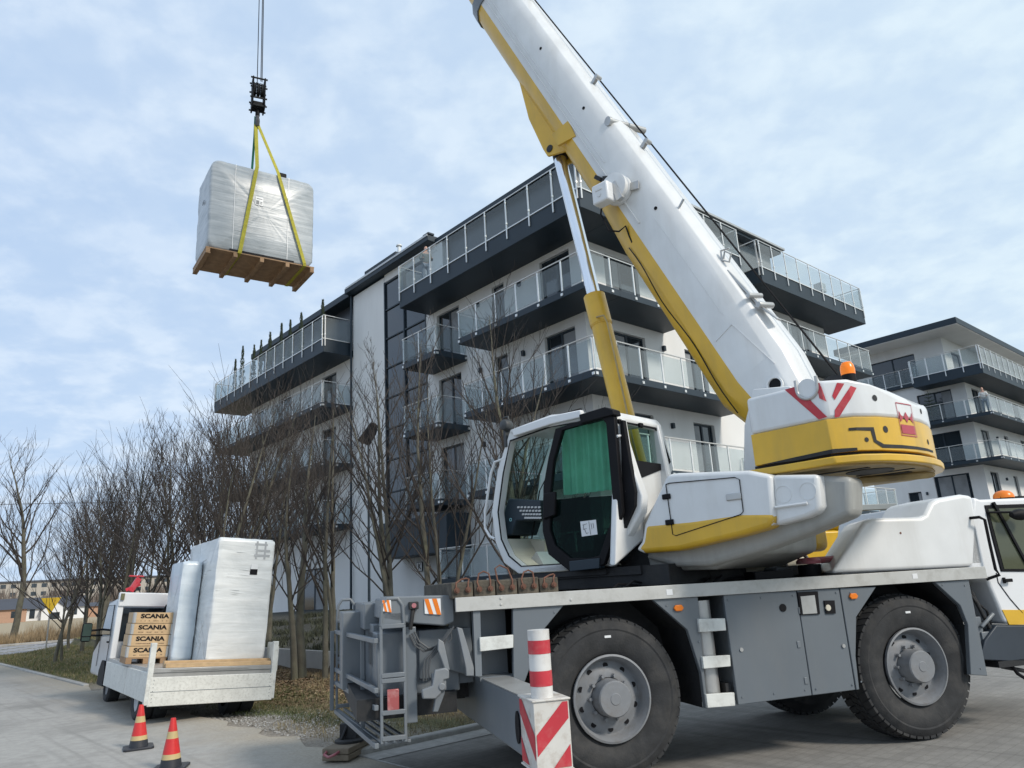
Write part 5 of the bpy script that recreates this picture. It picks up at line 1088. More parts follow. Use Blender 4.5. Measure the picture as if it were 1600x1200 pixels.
# ================================================================ flatbed truck
TA = R(37.0)
TM = Matrix.Translation((-5.63, 11.5, 0)) @ Matrix.Rotation(TA, 4, 'Z') @ Matrix.Rotation(R(4.2), 4, 'Y')
tk = empty('flatbed_truck', TM, 'white dropside flatbed truck with red loader crane, sides folded down, seen from behind', 'truck')
BZ = .80; BW = 1.85; BL = 3.6
WORN = mat('worn_board', (.66, .66, .62), .5, var=.08, vs=5, dirt=((.30, .29, .25), .6, 26), bump=.12)
MB().box(0, BW, 0, BL, BZ-.06, BZ).build('bed_floor', ALU, tk, bev=.004)
MB().box(.02, BW-.02, .02, .06, BZ-.13, BZ-.005).box(.3, BW-.4, .0, .02, BZ-.05, BZ-.03).build('rear_crossbeam', ALU, tk)
tb_ = MB().box(.02, BW, -.035, 0, BZ-.52, BZ-.12).build('tailgate', WORN, tk, bev=.008)
m = MB().box(.04, BW-.02, -.038, -.0355, BZ-.325, BZ-.318)
for x in (.07, BW-.05):
    for i in range(7): m.tube((x, -.04, BZ-.16-.05*i), (x, -.034, BZ-.16-.05*i), .006, n=6)
m.build('tailgate_seam', GREY, tb_)
for y0, y1 in ((.02, 1.55), (1.58, BL)): MB().box(-.035, 0, y0, y1, BZ-.46, BZ-.05).build('dropside', WORN, tk, bev=.008)
MB().box(BW, BW+.035, .3, BL, BZ-.46, BZ-.05).build('dropside', WORN, tk, bev=.008)
for x in (-.01, BW-.02):
    MB().box(x-.02, x+.06, -.03, .05, BZ-.5, BZ+.36).build('corner_post', WHITED, tk, bev=.006)
MB().box(BW+.03, BW+.06, .0, .1, BZ-.1, BZ+.28).box(BW+.0, BW+.03, .15, .4, BZ-.2, BZ+.34).build('loose_post', WHITED, tk, bev=.004)
def twheel(x, y, side):
    g_ = empty('wheel', TR(x, y, .33, 0 if side < 0 else math.pi) @ Matrix.Rotation(R(-3.6), 4, 'Y') if False else TR(x, y, .33, 0 if side < 0 else math.pi), parent=tk)
    MB().lathe([(.20, .0), (.30, -.01), (.335, .02), (.34, .05), (.34, .17), (.33, .2), (.2, .2)], 'x', 36).build('tyre', TYRE, g_, smooth=True)
    MB().lathe([(.205, .01), (.19, .03), (.15, .06), (.08, .07), (.07, .03), (0, .03)], 'x', 28).build('rim', mat('rim_white', (.5, .5, .5), .4, .3) if 'rim_white' not in MATS else MATS['rim_white'], g_, smooth=True)
for y in (.94,): twheel(.05, y, -1); twheel(BW-.05, y, 1); twheel(.27, y, -1); twheel(BW-.27, y, 1)
twheel(.12, 4.15, -1); twheel(BW-.12, 4.15, 1)
MB().box(.35, .47, .2, 4.2, .45, .62).box(BW-.47, BW-.35, .2, 4.2, .45, .62).box(.4, BW-.4, .1, .3, .32, .42).box(.9, 1.02, .85, 1.0, .25, .4).build('truck_chassis', DARK, tk)
MB().box(.3, BW-.3, .05, .1, .36, .5).box(.30, .5, .35, .5, .2, .45).build('underrun_bar', DARK, tk)
MB().box(BW-.7, BW+.02, .03, .06, .30, .42).build('rear_light_bar', BLACK, tk)
# headboard frame
hbp = MB().box(.0, .10, 3.55, 3.65, BZ, 1.92); hbp.build('headboard_post', WHITE2, tk, bev=.01); MB().box(BW-.10, BW, 3.55, 3.65, BZ, 1.92).build('headboard_post', WHITE2, tk, bev=.01)
MB().box(.0, BW, 3.52, 3.66, 1.72, 1.98).build('headboard_beam', WHITE2, tk, bev=.02)
MB().box(.02, .08, 3.48, 3.55, 1.84, 1.96).build('post_cap', mat('olive_cap', (.14, .14, .07), .6), tk)
# cab body (ahead)
cb_ = MB().prism([(3.75, .42), (5.75, .42), (5.80, .85), (5.15, 1.12), (4.75, 1.82), (3.85, 1.88), (3.75, 1.7)], 'x', .02, BW-.02); cbo = cb_.build('truck_cab', mat('van_paint', (.46, .49, .52), .3, coat=.5), tk, bev=.05, seg=3)
MB().prism([(4.05, 1.2), (5.0, 1.2), (4.72, 1.72), (4.05, 1.76)], 'x', .012, .03).build('side_window', WIN, cbo)
MB().path([(.012, 3.95, .75), (.012, 3.95, 1.75), (.012, 4.75, 1.75), (.012, 5.05, 1.2), (.012, 5.05, .6)], .005, 5).build('door_seam', BLACK, cbo); MB().box(.0, .02, 4.05, 4.2, 1.06, 1.09).build('door_handle', BLACK, cbo); MB().box(.02, .022, 3.76, 3.77, .5, 1.7).box(.05, BW-.05, 3.735, 3.75, 1.1, 1.7).build('rear_window', WIN, cbo)
MB().prism([(3.85, .3), (3.85, .55), (4.0, .74), (4.3, .74), (4.5, .55), (4.5, .3)], 'x', -.01, .1).build('wheel_arch', BLACK, cbo)
MB().tube((.05, 4.95, 1.30), (-.22, 4.95, 1.27), .02).tube((.05, 4.95, 1.18), (-.22, 4.95, 1.18), .02).build('mirror_arm', BLACK, cbo)
mr_ = MB().box(-.36, -.18, 4.90, 4.99, 1.06, 1.42).build('door_mirror', BLACK, cbo, bev=.04, seg=3); MB().box(-.345, -.195, 4.893, 4.899, 1.17, 1.40).build('mirror_glass', GLASSC if False else mat('mirror_face', (.10, .16, .15), .08, .6), mr_)
MB().box(-.34, -.2, 4.893, 4.899, 1.08, 1.15).build('mirror_glass', MATS['mirror_face'], mr_)
# loader crane behind the cab
lc = MB().box(.7, 1.1, 3.1, 3.45, BZ, 1.5).build('loader_column', RED, tk, bev=.02)
MB().bar((.85, 3.25, 1.35), (1.55, 2.9, 1.75), .18, .2).bar((.62, 3.25, 1.3), (.95, 3.2, 1.42), .15, .15).build('loader_arm', RED, lc, bev=.02)
MB().bar((.18, 3.6, 2.0), (.30, 3.6, 2.25), .12, .10).box(.12, .38, 3.55, 3.65, 2.27, 2.30).bar((.10, 3.6, 2.02), (.34, 3.6, 2.14), .04, .06).build('loader_tip', RED, lc, bev=.008)
for i in range(4): MB().path([(.55+.03*i, 3.1, 1.45), (.75, 3.05, 1.62+.04*i), (1.0, 3.0, 1.70+.05*i), (1.35, 2.9, 1.80+.05*i), (1.6, 2.8, 1.9)], .022, 7).build('loader_hose', BLACK, lc, smooth=True)
MB().box(.55, .85, 3.0, 3.1, 1.35, 1.55).tube((.4, 3.05, 1.4), (.62, 3.0, 1.52), .03).box(.25, .55, 3.1, 3.4, 1.0, 1.4).build('loader_valve', DARK, lc, bev=.01)
# wooden collar boxes
WB = TM @ TR(-.10, 1.42, BZ+.10, R(-3))
pl_ = empty('small_pallet', TM @ TR(-.10, 1.42, BZ, R(-3)), 'small wooden pallet under the stack of printed wooden crates on the truck', 'pallet')
for x in (.0, .26, .52): MB().box(x, x+.09, 0, .75, 0, .08).build('block', WOOD, pl_, bev=.004)
MB().box(0, .62, 0, .75, .08, .098).build('top_board', WOOD, pl_)
lab4 = ['bottom printed wooden crate of the stack on the truck bed', 'second printed wooden crate from the bottom of the stack on the truck', 'third printed wooden crate from the bottom of the stack on the truck', 'topmost printed wooden crate of the stack on the truck bed']
for i in range(4):
    g_ = empty('wooden_crate', WB @ TR(.012*i, 0, .178*i), lab4[i], 'crate', 'printed wooden crates stacked on the truck')
    fr2 = MB().box(0, .62, 0, .02, 0, .171).box(0, .62, .73, .75, 0, .171).box(0, .02, .02, .73, 0, .171).box(.60, .62, .02, .73, 0, .171).box(.02, .6, .02, .73, .155, .165); fr2.build('crate_boards', WOODL, g_, bev=.003)
    for xx in (-.004, .59): MB().box(xx, xx+.034, -.006, .03, .004, .167).build('corner_hinge', ALU, g_)
    MB().box(-.006, .0, .0, .12, .004, .167).build('corner_hinge', ALU, g_)
    text('printed_name', 'SCANIA', BLACK, g_, Matrix(((1, 0, 0, .31), (0, 0, -1, -.0025), (0, 1, 0, .108), (0, 0, 0, 1))), .092, .0008, bold=.0042, sx=1.32)
    mm = MB(); rnd = random.Random(i)
    x = .10
    while x < .52:
        w_ = rnd.uniform(.008, .03); mm.box(x, x+w_, -.0022, -.0005, .030, .042); x += w_+rnd.choice((.006, .006, .05))
    mm.build('small_print', mat('print_brown', (.16, .10, .06), .8) if 'print_brown' not in MATS else MATS['print_brown'], g_)
# tub packages on the bed
M1 = TM @ TR(.85, .28, BZ+.03, R(-1))
p1 = empty('wrapped_package', M1, 'tall white film-wrapped package standing upright on the truck, nearest the tailgate', 'package', 'film-wrapped tub packages')
def tubpack(parent, L_, T_, H_, m, seed, lean=0):
    # standing on edge: thickness along x, length along y
    o = rounded_block(0, L_, 0, T_, 0, H_, .075, m, 'wrapping', parent, seed=seed, jitter=.010, n=4, ch=.018, M=Matrix.Rotation(R(90), 4, 'Z') @ Matrix.Translation((0, -T_, 0)))
    return o
tubpack(p1, 2.05, .92, 1.97, WRAPW, 5)
MB().box(.54, .66, -.008, -.002, 1.38, 1.47).build('paper_label', BLACK, p1); MB().box(.55, .66, -.007, -.001, 1.47, 1.55).build('paper_label', WHITE2, p1)
tg = MB()
for z in (1.72, 1.80, 1.90): tg.box(.58, .84, -.006, .0, z-.04, z-.005)
for x in (.60, .74): tg.box(x, x+.03, -.007, .0, 1.64, 1.93)
tg.build('grey_tape', mat('grey_tape', (.42, .43, .44), .35), p1)
fd = MB(); rnd = random.Random(11)
for i in range(7):
    z = rnd.uniform(1.0, 1.75); x = rnd.uniform(.02, .3); ln_ = rnd.uniform(.3, .6); fd.bar((x, .0, z), (min(.82, x+ln_), .0, z+rnd.uniform(-.05, .02)), .01, .006, up=(0, 1, 0))
for i in range(16):
    z = rnd.uniform(.1, 1.8); y = rnd.uniform(.1, 1.5); fd.bar((-.002, y, z), (-.002, y+rnd.uniform(.1, .4), z+rnd.uniform(-.3, .35)), .006, .008, up=(1, 0, 0))
fd.build('film_folds', WRAPW, p1)
M2_ = TM @ TR(.53, 1.15, BZ+.03, R(-1))
p2 = empty('wrapped_package', M2_, 'bluish film-wrapped package standing behind the tall white one on the truck', 'package', 'film-wrapped tub packages')
tubpack(p2, .95, .31, 1.62, WRAPB, 9)
for i in range(2):
    tag(MB().box(.22, BW-.02, .03+.12*i, .13+.12*i, BZ+.002+.05*(1-i)*0, BZ+.06+.035*i).build('timber_plank', WOODL, M=TM, bev=.004), ['timber plank lying along the rear edge of the truck bed', 'thicker timber plank just behind the first, under the white package'][i], 'plank', 'timber planks at the rear of the truck bed')
# ================================================================ traffic cones
CREDM = mat('cone_red', (.62, .03, .03), .4, var=.12, dirt=((.3, .05, .04), .4, 9)); CGOLD = mat('cone_reflective', (.55, .42, .20), .4, var=.1); CBLK = mat('cone_black', (.025, .027, .035), .5)
def cone(x, y, rz, lab, s=1.0):
    g_ = empty('traffic_cone', TR(x, y, .006, rz), lab, 'traffic cone', 'red traffic cones behind the truck')
    MB().prism([(-.17, -.14), (-.14, -.17), (.14, -.17), (.17, -.14), (.17, .14), (.14, .17), (-.14, .17), (-.17, .14)], 'z', 0, .025).build('base', CBLK, g_, bev=.006)
    r_ = lambda z: .115-.09*z/.5
    def band(z0, z1, m, nme, o=0): MB().lathe([(r_(z0)+o, z0), (r_(z1)+o, z1)], 'z', 28).build(nme, m, g_, smooth=True)
    band(.025, .10, CBLK, 'black_band'); band(.10, .15, CGOLD, 'reflective_band'); band(.15, .30, CREDM, 'red_band'); band(.30, .37, CGOLD, 'reflective_band')
    MB().lathe([(r_(.37), .37), (r_(.5), .5), (r_(.5)-.008, .5), (r_(.5)-.012, .45)], 'z', 28).build('cone_tip', CREDM, g_, smooth=True)
cone(-4.87, 9.9, .5, 'red and gold banded traffic cone standing whole, closer to the truck'); cone(-3.88, 8.62, .2, 'red and gold banded traffic cone cut by the bottom edge of the photo')
# timber pad with black boot-like fittings near the rear ladder
pdM = CR @ TR(-2.33, 2.40, .02, R(62))
pd = empty('outrigger_pad', pdM, 'thick timber outrigger pad with red rope handle on the ground by the rear ladder', 'pad')
for i in range(2): MB().box(0, .78, -.30, .0, .002+.062*i, .06+.062*i).build('timber_layer', mat('pad_wood', (.20, .165, .12), .85, var=.25, vs=8, dirt=((.10, .08, .06), .6, 8), bump=.3) if 'pad_wood' not in MATS else MATS['pad_wood'], pd, bev=.008)
MB().path([(-.0, -.05, .09), (-.07, -.06, .08), (-.1, -.12, .06), (-.07, -.18, .08), (0, -.19, .09)], .014, 7).build('rope_handle', REDD, pd, smooth=True)
jk = empty('hydraulic_jack_foot', pdM @ TR(.35, -.15, .126), 'small black steel jack foot standing on the timber outrigger pad', 'jack foot')
MB().lathe([(.16, 0), (.16, .02), (.13, .035)], 'z', 24, cap=True).build('foot_plate', DARK, jk)
MB().box(-.04, .04, -.1, .1, .03, .18).tube((-.1, .05, .03), (.02, 0, .24), .018).tube((.08, -.05, .03), (.08, -.05, .2), .03).build('foot_bracket', DARK, jk, bev=.005)
MB().box(.12, .22, -.06, .06, .03, .15).build('foot_block', CREAM, jk, bev=.01)
# ================================================================ bare trees
def grow(seed, H, stems=1, lean=(0, 0), r0=.11, spread_=.35, dens=1.0, fast=.16, clear=.22, tw=1.0):
    """returns (trunk MB, crown MB): tapering limbs and many twigs, drawn as 3-5 sided tubes"""
    rnd = random.Random(seed); T_ = MB(); C_ = MB()
    def limb(p, d, ln, r_, lvl, mb):
        n = max(3, int(ln/.45)) if lvl < 2 else (3 if lvl == 2 else 2); pts_ = [p]; rad = [r_]; d = d.normalized()
        for i in range(n):
            d = (d + Vector((rnd.gauss(0, .10), rnd.gauss(0, .10), rnd.gauss(0, .05)+(.05 if lvl else .02)))*(1 if lvl else .45)).normalized()
            p = p + d*ln/n; pts_.append(p); rad.append(r_*(1-(.72 if lvl else .96)*(i+1)/n)+.0015)
        mb.path(pts_, rad, 7 if lvl == 0 else (4 if lvl == 1 else 3))
        return pts_, rad, d
    for s in range(stems):
        base = Vector((rnd.gauss(0, .12), rnd.gauss(0, .12), -.05)) if stems > 1 else Vector((0, 0, -.05))
        h = H*(1 if s == 0 else rnd.uniform(.8, .97))
        d = Vector((lean[0]+rnd.gauss(0, .04)+(rnd.gauss(0, .06) if stems > 1 else 0), lean[1]+rnd.gauss(0, .04), 1))
        P_, Rd, _ = limb(base, d, h*.93, r0*(1 if s == 0 else .75), 0, T_)
        nb = int(26*dens*h/7)
        for b in range(nb):
            t = clear + (1-clear)*(b+rnd.random())/nb; k = t*(len(P_)-1); i = min(int(k), len(P_)-2); q = P_[i].lerp(P_[i+1], k-i); rr = Rd[i]*(1-(k-i))+Rd[i+1]*(k-i)
            a = rnd.uniform(0, 2*math.pi); up = rnd.uniform(.55, 1.6)*(1+.8*t); ln = h*(.42*(1-t)+.10)*rnd.uniform(.7, 1.15)*(spread_/.35)
            P1, R1, d1 = limb(q, Vector((math.cos(a), math.sin(a), up)), ln, min(rr*.5, .026*tw)*rnd.uniform(.6, 1), 1, C_)
            m = int(max(3, ln*4.0*dens))
            for j in range(m):
                k2 = (.18+.82*(j+rnd.random())/m)*(len(P1)-1); i2 = min(int(k2), len(P1)-2); q2 = P1[i2].lerp(P1[i2+1], k2-i2); a2 = rnd.uniform(0, 6.28)
                side_ = Vector((math.cos(a2), math.sin(a2), rnd.uniform(.2, 1.4))); dd = ((P1[i2+1]-P1[i2]).normalized()*1.0+side_*.75)
                l2 = ln*rnd.uniform(.16, .42); P2_, R2, d2 = limb(q2, dd, l2, max(R1[i2]*.45, .0042*tw), 2, C_)
                for _k in range(rnd.randint(1, 3)):
                    q3 = P2_[rnd.randint(1, len(P2_)-1)]; a3 = rnd.uniform(0, 6.28)
                    limb(q3, (P2_[-1]-P2_[0]).normalized()+Vector((math.cos(a3), math.sin(a3), .5))*.6, l2*rnd.uniform(.35, .8), .0030*tw, 3, C_)
    return T_, C_
BARKG = mat('bark_green', (.12, .11, .085), .9, var=.25, vs=5, dirt=((.12, .13, .075), .7, 2.5), bump=.5, bs=25)
def tree(name, seed, M, label, group=None, **kw):
    T_, C_ = grow(seed, **kw); g_ = empty(name, M, label, 'tree', group)
    T_.build('trunk', BARKG, g_, smooth=True, ang=80); C_.build('crown', TWIG, g_); return g_
def place(u, v, dz=0, rz=0, s=1.0): p = W(u, v, hgt(u, v)+dz); return Matrix.Translation(p) @ Matrix.Rotation(rz, 4, 'Z') @ Matrix.Scale(s, 4)
GRP = 'bare trees along the verge in front of the apartment block'
near = [  # (px-derived) u, v, height, stems, lean, r0, label
    (.35, -9.55, 6.2, 2, (-.02, .0), .12, 'bare two-stemmed tree right beside the white packages on the truck'),
    (-1.35, -8.35, 6.6, 1, (-.06, .05), .085, 'slim bare tree leaning left, left of the rear ladder of the crane'),
    (-2.2, -8.6, 6.9, 2, (.03, .02), .085, 'bare tree with two mossy stems directly behind the rear ladder of the crane'),
    (-3.0, -8.2, 7.2, 3, (.0, .0), .085, 'bare multi-stemmed tree before the white stairwell strip of the building'),
    (-4.6, -8.1, 6.4, 1, (-.06, -.02), .085, 'thin bare tree before the dark stairwell glazing, left of the thickest trunk'),
    (-5.3, -8.0, 7.6, 1, (.02, .02), .115, 'bare tree with the thickest upright trunk, just left of the crane cab'),
    (1.5, -8.2, 6.4, 2, (.0, .0), .08, 'bare tree behind the truck packages, before the low balconies'),
    (-.6, -9.4, 6.0, 1, (.04, .0), .075, 'slender bare tree between the packages and the leaning tree'),
]
for i, (u_, v_, h_, st, ln_, r_, lab) in enumerate(near): tree('bare_tree', 20+i, place(u_, v_, rz=i*1.3), lab, GRP, H=h_, stems=st, lean=ln_, r0=r_*.85, dens=.88, spread_=.35)
protos = [tree('bare_tree', 60+i, place(4.0+2.3*i, -9.6+.5*(i % 2), rz=i), ['bare tree rising straight behind the bluish package on the truck', 'bare tree rising above the printed crates on the truck', 'bare tree rising above the truck cab'][i], GRP, H=7.2-.15*i, stems=2, r0=.075, dens=.95, spread_=.44, tw=1.1) for i in range(3)]
row = [(2.6, -10.5, 1.0), (5.2, -8.2, 1.0), (7.6, -11.0, .95), (10.9, -9.6, .97), (12.6, -10.6, .92), (14.4, -9.2, .95), (15.8, -10.9, .85), (18.2, -9.8, .88), (20.8, -9.6, .80), (9.4, -7.4, 1.0), (13.0, -7.2, 1.0)]
rl_ = ['bare tree in the second rank behind the left end of the packages', 'bare tree close to the lower left balconies', 'bare tree at the road side behind the truck mirror', 'fourth bare tree along the verge beyond the truck cab', 'fifth bare tree along the verge beyond the truck cab', 'sixth bare tree along the verge, in the thick of the thicket', 'bare roadside tree near the outer end of the thicket', 'second last bare tree at the far left end of the thicket', 'last and lowest bare tree at the far left end of the thicket', 'bare tree half hidden in the middle of the thicket, nearer the building', 'rear bare tree of the thicket beside the building corner']
for i, (u_, v_, s_) in enumerate(row):
    c = clone(protos[i % 3], None, place(u_, v_, rz=i*2.1+1, s=s_)); c['label'] = rl_[i]
# big trees at the far left
tree('bare_tree', 91, Matrix.Translation((-31.0, 46.5, 0)), 'tall slender bare tree with bent trunk at the left edge, beyond the road', None, H=12.8, stems=1, lean=(.16, .0), r0=.21, dens=.62, spread_=.40, clear=.22, tw=2.6)
tree('bare_tree', 92, Matrix.Translation((-35.5, 47.5, 0)), 'tall bare tree cut by the left edge of the photo', None, H=15, stems=1, lean=(.02, .0), r0=.24, dens=.6, spread_=.40, clear=.12, tw=2.6)
tree('bare_tree', 93, Matrix.Translation((-23.5, 42.5, 0)), 'small bare tree beyond the far road, right of the yellow sign', None, H=8, stems=2, lean=(.05, 0), r0=.16, dens=.6, spread_=.5, clear=.3, tw=2.2)
# ================================================================ ground cover, litter, grass
def blades(name, n, region, size, wid, m, seed, M=MB0, flat=False, clump=None, zoff=0):
    rnd = random.Random(seed); mb = MB(); cl = [(rnd.uniform(region[0], region[1]), rnd.uniform(region[2], region[3])) for _ in range(clump)] if clump else None
    for i in range(n):
        if cl: c = rnd.choice(cl); u_ = c[0]+rnd.gauss(0, .28); v_ = c[1]+rnd.gauss(0, .16)
        else: u_ = rnd.uniform(region[0], region[1]); v_ = rnd.uniform(region[2], region[3])
        if not (region[0] <= u_ <= region[1] and region[2] <= v_ <= region[3]): continue
        z = hgt(u_, v_)+zoff; a = rnd.uniform(0, 6.28); s_ = size*rnd.uniform(.5, 1.3); w_ = wid*rnd.uniform(.6, 1.3)
        if flat:
            d = Vector((math.cos(a), math.sin(a), rnd.uniform(-.5, .5)))*s_; e = Vector((-math.sin(a), math.cos(a), rnd.uniform(-.5, .5)))*w_
            p = Vector((v_, u_, z+.02)); mb.v += [tuple(p-d), tuple(p-e), tuple(p+d), tuple(p+e)]; b = len(mb.v)-4; mb.f.append((b, b+1, b+2, b+3)); mb.m.append(0)
        else:
            d = Vector((rnd.gauss(0, .35), rnd.gauss(0, .35), 1))*s_; e = Vector((math.cos(a), math.sin(a), 0))*w_; p = Vector((v_, u_, z-.01))
            mb.v += [tuple(p-e), tuple(p+e), tuple(p+d)]; b = len(mb.v)-3; mb.f.append((b, b+1, b+2)); mb.m.append(0)
    me = bpy.data.meshes.new(name); me.from_pydata(mb.v, [], mb.f); me.materials.append(m); o = bpy.data.objects.new(name, me); COL.objects.link(o); o.matrix_world = M
    return tag(o, kind='stuff')
LEAFM = mat('dry_leaf', (.20, .13, .075), .85, var=.45, vs=9); LEAF2 = mat('pale_leaf', (.36, .28, .18), .85, var=.3, vs=9)
GRS = mat('grass_blade', (.11, .125, .045), .8, var=.4, vs=3); GRSD = mat('dry_grass', (.27, .22, .12), .85, var=.3, vs=3); COVM = mat('ground_cover', (.05, .055, .035), .85, var=.5, vs=4)
blades('leaf_litter', 14000, (-4.5, 6, -10.9, -8.95), .032, .018, LEAFM, 1, flat=True)
blades('pale_leaf_litter', 3500, (-4.5, 6, -11.3, -8.95), .028, .014, LEAF2, 2, flat=True)
blades('grass', 16000, (-5, 6, -11.7, -10.0), .07, .006, GRS, 3, clump=260)
blades('dry_grass', 12000, (-5, 7, -11.3, -8.95), .09, .006, GRSD, 4, clump=200)
blades('far_grass', 16000, (6, 25.2, -12.0, -8.0), .08, .010, GRS, 5)
blades('far_dry_grass', 9000, (6, 25.2, -12.0, -8.0), .09, .010, GRSD, 6)
blades('ground_cover', 26000, (-4, 12, -8.6, -1.2), .16, .02, COVM, 7, clump=150)
blades('gravel', 5000, (-5.5, 2.5, -12.25, -10.9), .014, .012, mat('pebble', (.38, .36, .33), .9, var=.3, vs=20), 8, flat=True, zoff=-.01)
blades('kerb_grass', 5000, (-6.8, -4, -12.1, -6), .07, .006, GRSD, 9)
REED = mat('reed', (.30, .22, .13), .9, var=.35, vs=1.5)
rd = MB(); rnd = random.Random(5)
for i in range(15000):
    u_ = 37.2+rnd.random()**1.5*7; v_ = rnd.uniform(-24, 2); p = Vector((v_, u_, 0)); h_ = rnd.uniform(.35, 1.0)*(1.25 if math.sin(v_*.9)+math.sin(v_*2.3) > .2 else .75); a = rnd.uniform(0, 6.28); e = Vector((math.cos(a), math.sin(a), 0))*.018
    d = Vector((rnd.gauss(0, .16), rnd.gauss(0, .16), 1))*h_; rd.v += [tuple(p-e), tuple(p+e), tuple(p+d)]; b = len(rd.v)-3; rd.f.append((b, b+1, b+2)); rd.m.append(0)
me = bpy.data.meshes.new('reeds'); me.from_pydata(rd.v, [], rd.f); me.materials.append(REED); o = bpy.data.objects.new('reeds', me); COL.objects.link(o); o.matrix_world = MB0; tag(o, kind='stuff')
# retaining wall of concrete angle blocks
rw_ = empty('retaining_wall', MB0, 'low grey concrete retaining wall of upright blocks below the planted bank', 'wall')
for i in range(32):
    u0 = .2+i*.5; MB().box(-8.92, -8.80, u0+.003, u0+.497, -.1, .56).build('block', CONC, rw_)
# ================================================================ sign, lamp, far houses
sg = empty('give_way_sign', Matrix.Translation((-21.05, 33.9, 0)) @ Matrix.Rotation(R(38), 4, 'Z'), 'yellow inverted triangle road sign on a thin grey post at the road corner', 'road sign')
MB().tube((0, 0, 0), (0, 0, 2.35), .032, n=8).build('post', mat('post_galv', (.28, .28, .27), .5, .3), sg)
MB().prism([(-.39, 2.30), (.39, 2.30), (.03, 1.62), (-.03, 1.62)], 'y', -.055, -.035).build('sign_plate', mat('sign_yellow', (.66, .44, .02), .5, var=.1, dirt=((.45, .2, .02), .5, 4)), sg, bev=.004)
lm = empty('street_lamp', Matrix.Translation([(-4.152, 20.5, 1.147)][0][:2]+(.6,)), 'dark street lamp with tilted black head, standing among the bare trees', 'street lamp')
MB().tube((0, 0, 0), (0, 0, 5.6), .04, .025, n=10).build('post', ANTH, lm, smooth=True)
MB().prism([(-.28, 5.25), (.10, 5.75), (.26, 5.70), (.20, 5.45), (.0, 5.12)], 'y', -.17, .17).build('lamp_head', BLACK, lm, bev=.03)
bo = empty('bollard_light', Matrix.Translation(W(22.6, -1.5, 1.0)), 'short dark bollard light in front of the dark entrance doors', 'bollard')
MB().box(-.07, .07, -.07, .07, 0, 2.1).build('column', ANTH, bo, bev=.01); MB().tube((0, -.075, 1.0), (0, -.068, 1.0), .04, n=12).build('lamp_face', WHITE2, bo)
def house(M, label, w_, d_, h_, rh, wall, roofm, gables=(), wins=(), flat=False):
    g_ = empty('house', M, label, 'house', 'far houses beyond the reeds')
    MB().box(-w_/2, w_/2, 0, d_, 0, h_).build('wall', wall, g_)
    if flat: MB().box(-w_/2-.3, w_/2+.3, -.3, d_+.3, h_, h_+.4).build('roof', roofm, g_)
    else: MB().prism([(-.5, h_), (d_+.5, h_), (d_/2, h_+rh)], 'x', -w_/2-.5, w_/2+.5).build('roof', roofm, g_)
    for gx, gw, gh in gables:
        MB().prism([(gx-gw/2, 0), (gx+gw/2, 0), (gx+gw/2, gh), (gx, gh+gw*.38), (gx-gw/2, gh)], 'y', -1.6, .5).build('gable', WHITE2, g_)
        MB().bar((gx-gw/2-.3, -.9, gh-.1), (gx, -.9, gh+gw*.38+.15), 2.0, .15).bar((gx+gw/2+.3, -.9, gh-.1), (gx, -.9, gh+gw*.38+.15), 2.0, .15).build('gable_roof', roofm, g_)
        MB().box(gx-gw*.2, gx+gw*.2, -1.64, -1.6, .1, gh*.75).build('porch_opening', WIN, g_)
    for wx, wz, ww, wh in wins: MB().box(wx-ww/2, wx+ww/2, -.04, .0, wz, wz+wh).build('window', WIN, g_)
    return g_
ROOFD = mat('dark_roof', (.06, .065, .08), .7, var=.1); CRM = mat('cream_wall', (.40, .37, .33), .85); TERR = mat('terracotta_wall', (.42, .26, .18), .85)
def far_at(px, py, D): return None
hM = lambda p, a: Matrix.Translation((p[0], p[1], 0)) @ Matrix.Rotation(a, 4, 'Z')
hA = [(-107.022, 168.957, 0.62)][0]; house(hM(hA, R(36)), 'white bungalow with dark roof and two white gables, behind the reeds and the yellow sign', 17, 9, 2.5, 2.5, WHITE2, ROOFD, [(-4.5, 3.2, 1.9), (2.6, 5.0, 2.1)], [(-7.2, .9, 1.6, 1.4), (-1.5, .5, 1.0, 2.0), (6.5, .8, 1.2, 1.6)])
hB = [(-101.024, 178.379, 0.317)][0]; house(hM(hB, R(36)), 'low terracotta house with grey roof right of the white bungalow', 20, 9, 2.4, .9, TERR, ROOFD, [], [(-3, .9, 1.4, 1.3), (3, .9, 1.4, 1.3)])
hC = [(-107.985, 156.33, 1.202)][0]; house(hM((hC[0]-1, hC[1]), R(36)), 'terracotta house with dark roof at the left edge, behind the leaning tree', 12, 8, 2.6, 1.6, TERR, ROOFD, [], [(4, .9, 1.4, 1.3)])
hD = [(-206.369, 342.654, 1.662)][0]
fb = empty('far_apartment_block', hM(hD, R(32)), 'long pale four-storey housing block far away above the bungalow roofs', 'building')
MB().box(-42, 52, 0, 12, 0, 14.8).build('wall', CRM, fb); MB().box(-42.5, 52.5, -.5, 12, 14.8, 15.6).build('roof', ROOFD, fb)
for k in range(4):
    for j in range(24): MB().box(-40+3.8*j, -38.0+3.8*j, -.06, 0, 2+3.5*k, 3.7+3.5*k).build('window', WIN, fb)
woodm = mat('far_wood', (.16, .13, .11), .95, var=.3)
fw = MB(); rnd = random.Random(3)
